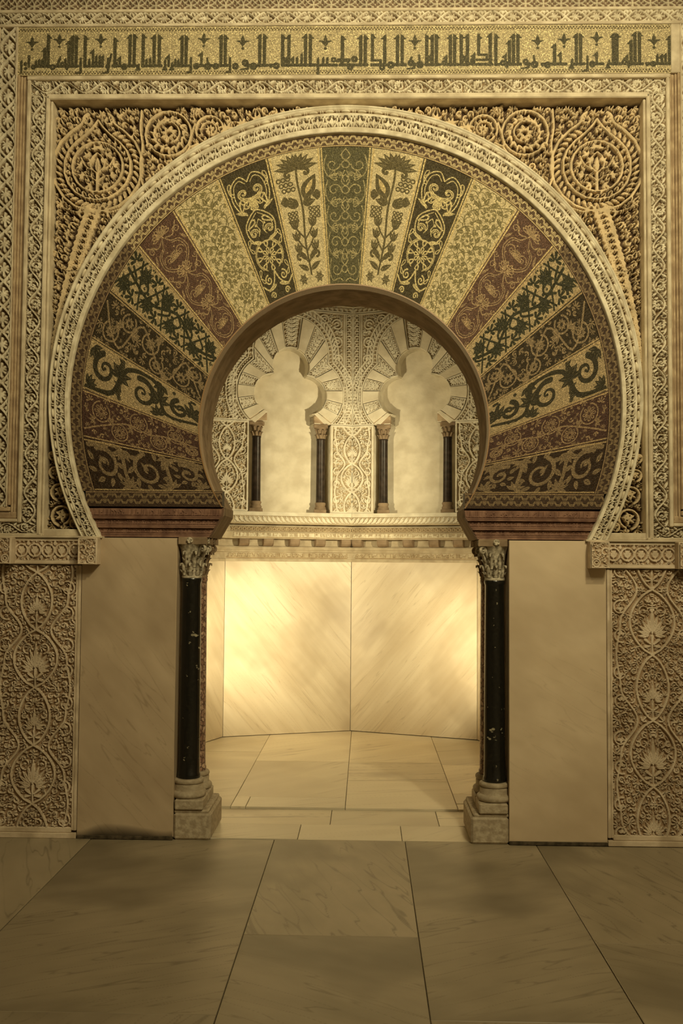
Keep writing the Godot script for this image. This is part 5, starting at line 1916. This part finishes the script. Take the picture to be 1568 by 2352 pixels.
			for i in 4:
				var an := PI / 4 + i * PI / 2
				if cos(an) > 0:
					part("volute", meshes.volute, cm, cap).rotation.y = an
				if cos(i * PI / 2) > -0.5:
					part("knob", meshes.knob, cm, cap).rotation.y = i * PI / 2

# ---------------------------------------------------------------- niche
const STUCCO_SHADE := Color(0.60, 0.52, 0.41)   # shade put into the colour of the niche carving's cut ground
const NO := Vector2(0, -3.67)

# local frame of a back wall of the niche: x along it (negative on the left), y up, z into the room
func face(sx: float) -> Transform3D:
	return Transform3D(Basis(Vector3(0.9403, 0, 0.3403 * sx), Vector3.UP, Vector3(-0.3403 * sx, 0, 0.9403)), Vector3(0, 0, NO.y))

func on_face(sx: float, z: float) -> Callable:
	var f := face(sx)
	return func(u: float, v: float, h: float) -> Vector3: return f * Vector3(u * sx, v, z + h)

func niche_lower() -> void:
	var ring := octagon()
	var names := {0: "back_right", 1: "side_right", 2: "front_right", 3: "return_right", 5: "return_left", 6: "front_left", 7: "side_left", 8: "back_left"}
	for i in names:
		var p: Vector2 = ring[i]
		var q: Vector2 = ring[(i + 1) % 9]
		var d := (q - p).normalized()
		var nn := Vector2(d.y, -d.x)
		if nn.dot((p + q) * 0.5 - Vector2(0, -2)) < 0:
			nn = -nn
		var mb := MB.new()
		var o0 := 0.165
		var ov := 0.16 if i in [0, 1, 2, 6, 7, 8] else 0.02
		var poly := PackedVector2Array()
		for e in [p - d * ov + nn * o0, q + d * ov + nn * o0, q + d * ov + nn * (o0 + 0.14), p - d * ov + nn * (o0 + 0.14)]:
			var zz: float = minf(e.y, -0.526)
			poly.append(Vector2(e.x, -zz))
		mb.prism(poly, -0.1, 4.3, Transform3D(Basis(Vector3(1, 0, 0), Vector3(0, 0, -1), Vector3(0, 1, 0))))
		var w := part("wall_niche_" + names[i], mb, M.niche_stucco, self)
		w.set_meta("kind", "structure")
		w.set_meta("label", "masonry of the niche's %s wall behind its marble and carved facing" % String(names[i]).replace("_", " "))
		# marble facing of the lower wall
		var lp := PackedVector2Array()
		for e in [p + d * 0.0025, q - d * 0.0025, q - d * 0.0025 + nn * 0.163, p + d * 0.0025 + nn * 0.163]:
			lp.append(Vector2(e.x, -minf(e.y, -0.526)))
		var left: bool = i > 4
		var mat: Material = M["niche_marble_left"] if left else M["niche_marble_right"]
		mb = MB.new()
		mb.prism(lp, 0.018, 1.586, Transform3D(Basis(Vector3(1, 0, 0), Vector3(0, 0, -1), Vector3(0, 1, 0))))
		for k in mb.v.size():
			var v := mb.v[k]
			var along := (Vector2(v.x, v.z) - (p if not left else q)).dot(d if not left else -d)
			var base := 0.03 if i in [0, 8] else 0.45
			mb.u[k] = Vector2(base + (along if not left else 1.3 - along) / 2.1 * 1.3, 1.0 - v.y / 1.65)
		var says: String = {0: "veined cream marble slab on the right back wall of the niche", 8: "veined cream marble slab on the left back wall of the niche", 1: "marble slab on the niche's right side wall, hidden behind the columns", 7: "narrow visible marble slab on the niche's left side wall", 2: "marble slab on the niche's right wall nearest the doorway", 6: "marble slab on the niche's left wall nearest the doorway", 3: "short marble return beside the doorway inside the niche, right", 5: "short marble return beside the doorway inside the niche, left"}[i]
		tag(part("niche_marble_slab", mb, mat, self), says, "marble slab")
	var ceil_mb := MB.new()
	var big := PackedVector2Array()
	for e in octagon(0.3):
		big.append(Vector2(e.x, -minf(e.y, -0.526)))
	ceil_mb.prism(big, 4.30, 4.40, Transform3D(Basis(Vector3(1, 0, 0), Vector3(0, 0, -1), Vector3(0, 1, 0))))
	part("ceiling_niche", ceil_mb, M.niche_stucco, self).set_meta("kind", "structure")
	cornice()

# corner points of the niche moved into the room by h
func inset(h: float) -> Array:
	var pts := [Vector2(1.25, -1.0), Vector2(1.60, -2.10), Vector2(1.133, -3.26), Vector2(0, -3.67), Vector2(-1.133, -3.26), Vector2(-1.60, -2.10), Vector2(-1.25, -1.0)]
	var out := []
	for i in pts.size():
		var a: Vector2 = pts[maxi(i - 1, 0)]
		var b: Vector2 = pts[i]
		var c: Vector2 = pts[mini(i + 1, pts.size() - 1)]
		var n0 := (b - a).normalized() if i > 0 else (c - b).normalized()
		var n1 := (c - b).normalized() if i < pts.size() - 1 else n0
		n0 = Vector2(-n0.y, n0.x)
		n1 = Vector2(-n1.y, n1.x)
		if n0.dot(Vector2(0, -2) - b) < 0:
			n0 = -n0
		if n1.dot(Vector2(0, -2) - b) < 0:
			n1 = -n1
		out.append(b + (n0 + n1) * h / maxf(0.4, 1.0 + n0.dot(n1)))
	return out

func cornice() -> void:
	var o := thing("cornice", "carved cornice with small brackets running round the niche above its marble walls", "cornice", Vector3(0, 1.586, -3.5))
	var prof := [[-0.02, 1.586], [0.008, 1.586], [0.010, 1.606], [0.004, 1.609], [0.004, 1.668], [0.014, 1.672], [0.014, 1.688], [0.020, 1.692], [0.024, 1.712], [0.018, 1.722], [0.006, 1.726], [0.002, 1.788], [0.080, 1.791], [0.082, 1.796], [0.082, 1.852], [0.074, 1.857], [0.070, 1.897], [0.012, 1.899], [0.012, 1.921], [0.128, 1.922], [0.136, 1.930], [0.130, 1.940], [0.112, 1.990], [0.100, 2.000], [-0.16, 2.002]]
	var rings := []
	for p in prof:
		var r := []
		for q in inset(p[0]):
			r.append(Vector3(q.x, p[1], q.y))
		rings.append(r)
	var mb := MB.new()
	for i in rings.size() - 1:
		for j in 6:
			mb.quad(rings[i][j + 1], rings[i][j], rings[i + 1][j], rings[i + 1][j + 1])
	part("profile", mb, M.cornice, o)
	# small brackets
	var outline := PackedVector2Array([Vector2(0.0, 1.790), Vector2(0.077, 1.790), Vector2(0.078, 1.770), Vector2(0.072, 1.748), Vector2(0.058, 1.733), Vector2(0.040, 1.724), Vector2(0.0, 1.724)])
	for sx in [-1.0, 1.0]:
		var f := face(sx)
		for k in 5:
			var u := 0.078 + k * 0.247
			if k == 4:
				u = 1.045
			var m := MB.new()
			# outline runs in (z, y); push it along x
			var xf := f * Transform3D(Basis(Vector3(0, 0, 1), Vector3(0, 1, 0), Vector3(-1, 0, 0)), Vector3(u * sx, 0, 0))
			m.prism(outline, -0.040, 0.040, xf, 0.0)
			m.prism(outline, -0.046, -0.041, xf * Transform3D(Basis(), Vector3(0.003, 0, 0)), 0.0)
			m.prism(outline, 0.041, 0.046, xf * Transform3D(Basis(), Vector3(0.003, 0, 0)), 0.0)
			part("bracket", m, M.soffit, o)
		# leaf moulding, fine frieze, two inscribed bands
		var r := Rel.new(Vector2(0.045, 0.0), Vector2(1.155, 0.062), 0.0055)
		var u := 0.03
		while u < 1.2:
			r.chain([Vector2(u, 0.004), Vector2(u + 0.016, 0.020), Vector2(u + 0.022, 0.040), Vector2(u + 0.038, 0.058)], 0.006)
			r.leaf(Vector2(u + 0.012, 0.006), Vector2(u + 0.048, 0.050), 0.010)
			u += 0.043
		mb = MB.new()
		mb.field(r, 0.016, func(uu, vv, h): return f * Vector3(uu * sx, 1.936 + vv * 0.9, 0.1285 - vv * 0.30 + h), null, STUCCO_SHADE)
		flipped(mb, sx)
		part("leaf_moulding", mb, M.niche_stucco, o)
		r = Rel.new(Vector2(0.03, 1.859), Vector2(1.17, 1.897), 0.0045)
		var rng := RandomNumberGenerator.new()
		rng.seed = 601
		for k in 30:
			r.arc(Vector2(0.05 + k * 0.04, 1.878), 0.014, 0, TAU, 0.004)
		r.fill(rng, 2500, 0.010, Vector2(0.03, 1.861), Vector2(1.17, 1.896))
		mb = MB.new()
		mb.field(r, 0.011, on_face(sx, 0.0735), null, Color(0.5, 0.42, 0.32), Color(0.95, 0.9, 0.82))
		flipped(mb, sx)
		part("fine_frieze", mb, M.cornice, o)
		for g in [[1.800, 1.848, 0.0815, 1.166], [1.613, 1.664, 0.0035, 1.20]]:
			r = Rel.new(Vector2(0.03, g[0]), Vector2(g[3], g[1]), 0.0055)
			carved_strokes(r, 0.05, g[3] - 0.02, g[0] + 0.006, g[1] - 0.006, 610 + int(sx), 0.0038)
			mb = MB.new()
			mb.field(r, 0.011, on_face(sx, g[2]), null, Color(0.62, 0.52, 0.4), Color(1, 0.98, 0.92))
			flipped(mb, sx)
			part("inscribed_band", mb, M.niche_stucco if g[0] > 1.7 else M.cornice, o)

# rim of the three-lobed blind arch, seen from its middle
const AC := Vector2(0.603, 3.17)

func lobes(an: float, extra := 0.0, outer := false) -> Vector2:
	# an from the vertical, clockwise
	var dir := Vector2(sin(an), cos(an))
	var best := 0.0
	var cs := [[Vector2(0.165, -0.03), 0.178], [Vector2(-0.165, -0.03), 0.178], [Vector2(0, 0.23), 0.172]]
	if outer:
		cs = [[Vector2(0.16, -0.02), 0.35], [Vector2(-0.16, -0.02), 0.35], [Vector2(0, 0.35), 0.36]]
	for c in cs:
		var ce: Vector2 = c[0]
		var ra: float = c[1] + extra
		var b := ce.dot(dir)
		var disc := b * b - ce.length_squared() + ra * ra
		if disc > 0:
			best = maxf(best, b + sqrt(disc))
	return AC + dir * best

func niche_upper() -> void:
	var cuts := [-133.0, -126.0, -113.5, -100.5, -86.5, -72.5, -60.0, -43.0, -33.0, -20.0, -8.5, 8.5, 20.0, 33.0, 43.0, 60.0, 72.5, 86.5, 100.5, 113.5, 126.0, 133.0]
	# carving shared by both walls
	var up := Rel.new(Vector2(0.0, 2.872), Vector2(1.44, 4.02), 0.005)
	var rng := RandomNumberGenerator.new()
	rng.seed = 700
	up.round_off = 0.12
	for k in 90:
		var a0 := deg_to_rad(-138.0 + 276.0 * k / 90)
		var a1 := deg_to_rad(-138.0 + 276.0 * (k + 1) / 90)
		for e in [0.008, 0.048, 0.105]:
			up.seg(lobes(a0, e, true), lobes(a1, e, true), 0.0075)
		up.dot(lobes(a0, 0.028, true), 0.0075)
		up.leaf(lobes(a0, 0.058, true), lobes(a1, 0.096, true), 0.0105)
	for x in [0.064, 0.082, 1.142, 1.124]:
		up.seg(Vector2(x, 2.87), Vector2(x, 3.935), 0.0055)
	for y in [3.935, 3.952, 4.005]:
		up.seg(Vector2(0, y), Vector2(1.44, y), 0.0065)
	up.seg(Vector2(0, 2.877), Vector2(1.44, 2.877), 0.008)
	up.seg(Vector2(0.002, 2.87), Vector2(0.002, 4.0), 0.004)
	for k in 22:
		up.arc(Vector2(0.033, 2.90 + k * 0.048), 0.017, 0.4, 5.6, 0.0055, 0.0045)
		up.arc(Vector2(1.17, 2.90 + k * 0.048), 0.017, 0.4, 5.6, 0.0055, 0.0045)
	for k in 30:
		up.leaf(Vector2(k * 0.048, 3.962), Vector2(k * 0.048 + 0.035, 3.995), 0.011)
	var outside := func(p: Vector2):
		var q := p - AC
		var an := atan2(q.x, q.y)
		return absf(rad_to_deg(an)) > 137.0 or q.length() > (lobes(an, 0.11, true) - AC).length()
	for q in [[0.155, 3.83, 0.05], [0.15, 3.66, 0.05], [0.14, 3.50, 0.042], [0.28, 3.87, 0.045], [1.05, 3.83, 0.05], [1.06, 3.66, 0.05], [1.07, 3.50, 0.04], [0.93, 3.87, 0.045]]:
		up.arc(Vector2(q[0], q[1]), q[2], 0.3, 5.6, 0.007, 0.006, 1.0, q[2] * 0.8)
		up.arc(Vector2(q[0], q[1]), q[2] * 0.5, 0.3, 4.6, 0.006, 0.005, 1.0, q[2] * 0.2)
	up.fill(rng, 5200, 0.021, Vector2(0.085, 2.89), Vector2(1.13, 3.93), outside)
	up.fill(rng, 1500, 0.02, Vector2(1.19, 2.89), Vector2(1.43, 3.93))
	up.residue(0.0085)
	var keep := func(u, v):
		var q := Vector2(u, v) - AC
		var an := atan2(q.x, q.y)
		return absf(rad_to_deg(an)) > 136.0 and v < 3.0 and absf(q.x) > 0.23 or q.length() > (lobes(an, -0.004, true) - AC).length()
	var um := MB.new()
	var pil := Rel.new(Vector2(0.0, 2.046), Vector2(0.206, 2.866), 0.0042)
	pil.round_off = 0.1
	pil.seg(Vector2(0, 2.05), Vector2(0.2, 2.05), 0.009)
	pil.seg(Vector2(0, 2.862), Vector2(0.2, 2.862), 0.009)
	pil.seg(Vector2(0.198, 2.04), Vector2(0.198, 2.87), 0.010)
	arabesque(pil, 0.0, 0.185, 2.07, 2.85, 0.27, 0.0085, 0.022, 702, -0.1)
	var far := Rel.new(Vector2(1.0, 2.046), Vector2(1.44, 2.866), 0.0045)
	far.round_off = 0.1
	far.seg(Vector2(1.0, 2.05), Vector2(1.44, 2.05), 0.009)
	far.seg(Vector2(1.0, 2.862), Vector2(1.44, 2.862), 0.009)
	far.seg(Vector2(1.007, 2.04), Vector2(1.007, 2.87), 0.010)
	arabesque(far, 1.20, 0.18, 2.07, 2.85, 0.30, 0.0085, 0.022, 703, -0.16)
	for sx in [-1.0, 1.0]:
		var side := "left" if sx < 0 else "right"
		var f := face(sx)
		var o := thing("blind_arch", "blind three-lobed arch with plain and carved wedges on the niche's upper %s back wall" % side, "blind arch", f * Vector3(0.603 * sx, 2.0, 0))
		# wall plate with the opening
		var open := PackedVector2Array([Vector2(-0.02, 2.0), Vector2(0.206, 2.0), Vector2(0.206, 2.872), Vector2(0.376, 2.872), Vector2(0.376, 2.952)])
		for k in 61:
			open.append(lobes(deg_to_rad(-133.0 + 266.0 * k / 60)))
		open.append_array(PackedVector2Array([Vector2(0.830, 2.952), Vector2(0.830, 2.872), Vector2(1.0, 2.872), Vector2(1.0, 2.0), Vector2(1.46, 2.0), Vector2(1.46, 4.30), Vector2(-0.02, 4.30)]))
		for k in open.size():
			open[k].x *= sx
		var mb := MB.new()
		mb.prism(open, -0.16, -0.030, f)
		part("wall_plate", mb, M.niche_stucco, o)
		mb = MB.new()
		mb.prism(rect(0.18 * sx, 2.0, 1.03 * sx, 3.62), -0.163, -0.148, f)
		part("recess", mb, M.recess, o, "rough plastered back of the recess")
		mb = MB.new()
		mb.prism(rect(0.0, 2.0, 1.46 * sx, 2.04), -0.16, 0.002, f, 0.003)
		part("sill", mb, M.niche_stucco, o)
		um = MB.new()
		um.field(up, 0.026, on_face(sx, -0.0265), keep, STUCCO_SHADE)
		flipped(um, sx)
		part("carved_surround", um, M.niche_stucco, o)
		for k in cuts.size() - 1:
			var carved := k % 2 == 0 and k > 0 and k < cuts.size() - 2
			carved = k in [2, 4, 6, 8, 10, 12, 14, 16, 18]
			carved = k in [1 + 1, 4, 6, 8, 10, 12, 14, 16, 18]
			var poly := PackedVector2Array()
			var c0 := deg_to_rad(cuts[k] + 0.35)
			var c1 := deg_to_rad(cuts[k + 1] - 0.35)
			for i in 7:
				var q := lobes(lerpf(c0, c1, i / 6.0), 0.004)
				poly.append(Vector2(q.x * sx, q.y))
			for i in 7:
				var q := lobes(lerpf(c1, c0, i / 6.0), -0.002, true)
				poly.append(Vector2(q.x * sx, q.y))
			mb = MB.new()
			if not carved:
				mb.prism(poly, -0.05, 0.004, f, 0.004)
				part("voussoir", mb, M.recess, o)
			else:
				mb.prism(poly, -0.05, -0.026, f)
				var vo := part("carved_voussoir", mb, M.niche_stucco, o)
				# leafy relief on the wedge
				var r := Rel.new(Vector2(0, 0), Vector2(1, 1), 0.05)
				var mid0 := lobes((c0 + c1) * 0.5)
				var mid1 := lobes((c0 + c1) * 0.5, 0, true)
				var ln := mid0.distance_to(mid1)
				var wd := lobes(c0, -0.05, true).distance_to(lobes(c1, -0.05, true))
				r = Rel.new(Vector2(-wd * 0.5, 0), Vector2(wd * 0.5, ln), 0.006)
				r.mir = true
				r.round_off = 0.2
				r.seg(Vector2(0, 0.02), Vector2(0, ln - 0.03), 0.005)
				var y := 0.03
				while y < ln:
					r.leaf(Vector2(0, y), Vector2(wd * 0.27, y + 0.028), 0.0095)
					r.arc(Vector2(wd * 0.30, y + 0.005), 0.013, 0.4, 5.0, 0.005)
					r.leaf(Vector2(0, y + 0.02), Vector2(wd * 0.42, y + 0.05), 0.008)
					y += 0.042
				r.seg(Vector2(-wd * 0.48, 0), Vector2(-wd * 0.48, ln), 0.006)
				for e in [0.004, ln - 0.004]:
					r.seg(Vector2(-wd, e), Vector2(wd, e), 0.006)
				mb = MB.new()
				var on := on_face(sx, -0.0255)
				mb.field(r, 0.024, func(u, v, h):
					var t: float = clampf(u / wd + 0.5, 0, 1)
					var an := lerpf(c0, c1, t)
					var q := lobes(an, 0.006).lerp(lobes(an, -0.006, true), clampf(v / ln, 0, 1))
					return on.call(q.x, q.y, h), null, STUCCO_SHADE)
				flipped(mb, sx)
				part("leaf_relief", mb, M.niche_stucco, vo)
		# little impost blocks
		for q in [[0.208, 0.376], [0.830, 0.998]]:
			mb = MB.new()
			mb.prism(rect(q[0] * sx, 2.874, q[1] * sx, 2.950), -0.15, 0.0, f, 0.006)
			part("impost", mb, M.strip, o)
		for q in [[0.293, "nearer the niche's middle corner"], [0.913, "farther from the niche's middle corner"]]:
			colonnette(f * Vector3(q[0] * sx, 2.04, -0.058), "small dark colonnette of the %s blind arch, %s" % [side, q[1]])
		var fp := thing("carved_pilaster", "strip of vine carving at the outer side of the niche's %s blind arch" % side, "carved panel", f * Vector3(1.2 * sx, 2.05, 0))
		mb = MB.new()
		mb.field(far, 0.026, on_face(sx, -0.0265), null, STUCCO_SHADE)
		flipped(mb, sx)
		part("carved_field", mb, M.niche_stucco, fp)
	var cp := thing("carved_pilaster", "folded strip of vine carving in the niche's middle corner, between the two blind arches", "carved panel", Vector3(0, 2.05, -3.67))
	for sx in [-1.0, 1.0]:
		var mb := MB.new()
		mb.field(pil, 0.026, on_face(sx, -0.0265), null, STUCCO_SHADE)
		flipped(mb, sx)
		part("carved_field", mb, M.niche_stucco, cp)

var colonnette_meshes := {}

func colonnette(at: Vector3, label: String) -> void:
	if colonnette_meshes.is_empty():
		var b := MB.new()
		b.box(Vector3(-0.058, 0.0, -0.055), Vector3(0.058, 0.034, 0.055), 0.004)
		b.lathe([Vector2(0, 0.034), Vector2(0.050, 0.034), Vector2(0.055, 0.045), Vector2(0.050, 0.056), Vector2(0.044, 0.066), Vector2(0.049, 0.078), Vector2(0.052, 0.087), Vector2(0.046, 0.098), Vector2(0.0, 0.1)], 24)
		colonnette_meshes.base = b.mesh()
		b = MB.new()
		b.lathe([Vector2(0.044, 0.098), Vector2(0.042, 0.11), Vector2(0.039, 0.68), Vector2(0.043, 0.69), Vector2(0.04, 0.70)], 24)
		colonnette_meshes.shaft = b.mesh()
		b = MB.new()
		b.lathe([Vector2(0.0, 0.695), Vector2(0.041, 0.695), Vector2(0.039, 0.71), Vector2(0.042, 0.76), Vector2(0.056, 0.80), Vector2(0.0, 0.802)], 24)
		b.box(Vector3(-0.066, 0.80, -0.058), Vector3(0.066, 0.834, 0.058), 0.005)
		for i in 8:
			var bs := Basis(Vector3.UP, TAU * i / 8.0)
			for g in [[0.70, 0.74, 0.0], [0.735, 0.785, 0.39]]:
				var bb := bs * Basis(Vector3.UP, g[2])
				b.tongue([bb * Vector3(0.038, g[0], 0), bb * Vector3(0.044, (g[0] + g[1]) * 0.5, 0), bb * Vector3(0.054, g[1], 0), bb * Vector3(0.060, g[1] - 0.008, 0)], bb * Vector3(0, 0, 1), [0.011, 0.012, 0.010, 0.004], 0.005)
		colonnette_meshes.capital = b.mesh()
	var o := thing("colonnette", label, "colonnette", at)
	part("base", colonnette_meshes.base, M.soffit, o)
	part("shaft", colonnette_meshes.shaft, M.dark_shaft, o)
	part("capital", colonnette_meshes.capital, M.soffit, o)

# ---------------------------------------------------------------- fittings of the lights
func glow(energy: float, col: Color) -> StandardMaterial3D:
	var m := StandardMaterial3D.new()
	m.albedo_color = Color(0.9, 0.85, 0.7)
	m.emission_enabled = true
	m.emission = col
	m.emission_energy_multiplier = energy
	return m

func lamps() -> void:
	for sx in [-1.0, 1.0]:
		var o := thing("spotlight", "tall black spotlight stand inside the niche, hidden behind the %s columns" % ("left" if sx < 0 else "right"), "spotlight", Vector3(1.30 * sx, 0.014, -1.45))
		var at := Transform3D(Basis(), Vector3(1.30 * sx, 0, -1.45))
		var mb := MB.new()
		mb.lathe([Vector2(0, 0.014), Vector2(0.10, 0.014), Vector2(0.10, 0.026), Vector2(0.02, 0.034), Vector2(0, 0.036)], 24, at)
		part("foot", mb, M.iron, o)
		mb = MB.new()
		mb.lathe([Vector2(0.011, 0.03), Vector2(0.011, 2.06)], 12, at)
		part("pole", mb, M.iron, o)
		fitting(o, Vector3(1.22 * sx, 2.05, -1.55), Vector3(-0.66 * sx, 2.50, -3.45), 0.05, niche_light)
		o = thing("spotlight", "low black spotlight stand inside the niche, beside the taller one behind the %s columns" % ("left" if sx < 0 else "right"), "spotlight", Vector3(1.19 * sx, 0.014, -1.80))
		at = Transform3D(Basis(), Vector3(1.19 * sx, 0, -1.80))
		mb = MB.new()
		mb.lathe([Vector2(0, 0.014), Vector2(0.08, 0.014), Vector2(0.08, 0.026), Vector2(0.02, 0.034), Vector2(0, 0.036)], 24, at)
		part("foot", mb, M.iron, o)
		mb = MB.new()
		mb.lathe([Vector2(0.010, 0.03), Vector2(0.010, 0.96)], 12, at)
		part("pole", mb, M.iron, o)
		fitting(o, Vector3(1.17 * sx, 0.98, -1.95), Vector3(0.92 * sx, 0.90, -3.34), 0.045, niche_light)
	var k := 0
	for q in [[Vector3(1.9, 5.45, 4.2), Vector3(0.35, 3.7, 0.0), "right"], [Vector3(0.1, 5.45, 4.6), Vector3(0.1, 4.0, 0.0), "middle"]]:
		var o := thing("spotlight", "black ceiling spotlight aimed at the carved wall, in the hall's %s" % q[2], "spotlight", q[0])
		var mb := MB.new()
		var up: Vector3 = q[0]
		mb.lathe([Vector2(0.012, 5.5), Vector2(0.012, 6.3)], 12, Transform3D(Basis(), Vector3(up.x, 0, up.z + 0.08)))
		part("rod", mb, M.iron, o)
		fitting(o, q[0], q[1], 0.08, hall_light)
		k += 1
	var l := thing("added_fill_panel", "added unseen lantern hanging tilted from the hall ceiling behind the viewer", "fill_light", Vector3(2.2, 5.6, 6.4))  # invented housing and glowing face for the added fill light
	var mb := MB.new()
	var tilt := Transform3D(Basis(Vector3(1, 0, 0), deg_to_rad(-55.0)), Vector3(2.2, 5.6, 6.4))
	mb.box(Vector3(-0.74, -0.74, 0.03), Vector3(0.74, 0.74, 0.11), 0.01, tilt)
	mb.box(Vector3(2.18, 5.62, 6.46), Vector3(2.22, 6.3, 6.50), 0.0)
	part("housing", mb, M.iron, l)
	mb = MB.new()
	mb.quad(tilt * Vector3(0.7, -0.7, 0.025), tilt * Vector3(-0.7, -0.7, 0.025), tilt * Vector3(-0.7, 0.7, 0.025), tilt * Vector3(0.7, 0.7, 0.025))
	part("diffuser", mb, glow(0.3, hall_light), l)

func fitting(o: Node3D, at: Vector3, to: Vector3, ra: float, col: Color) -> void:
	var d := (to - at).normalized()
	var side := d.cross(Vector3.UP).normalized()
	var b := Basis(side, d, side.cross(d))
	var mb := MB.new()
	mb.lathe([Vector2(0, -0.24), Vector2(ra * 0.8, -0.24), Vector2(ra, -0.2), Vector2(ra, -0.03), Vector2(ra * 0.92, -0.03), Vector2(ra * 0.92, -0.06)], 24, Transform3D(b, at))
	part("housing", mb, M.iron, o)
	mb = MB.new()
	mb.lathe([Vector2(ra * 0.92, -0.055), Vector2(0, -0.055)], 24, Transform3D(b, at))
	part("lens", mb, glow(3.0, col), o)
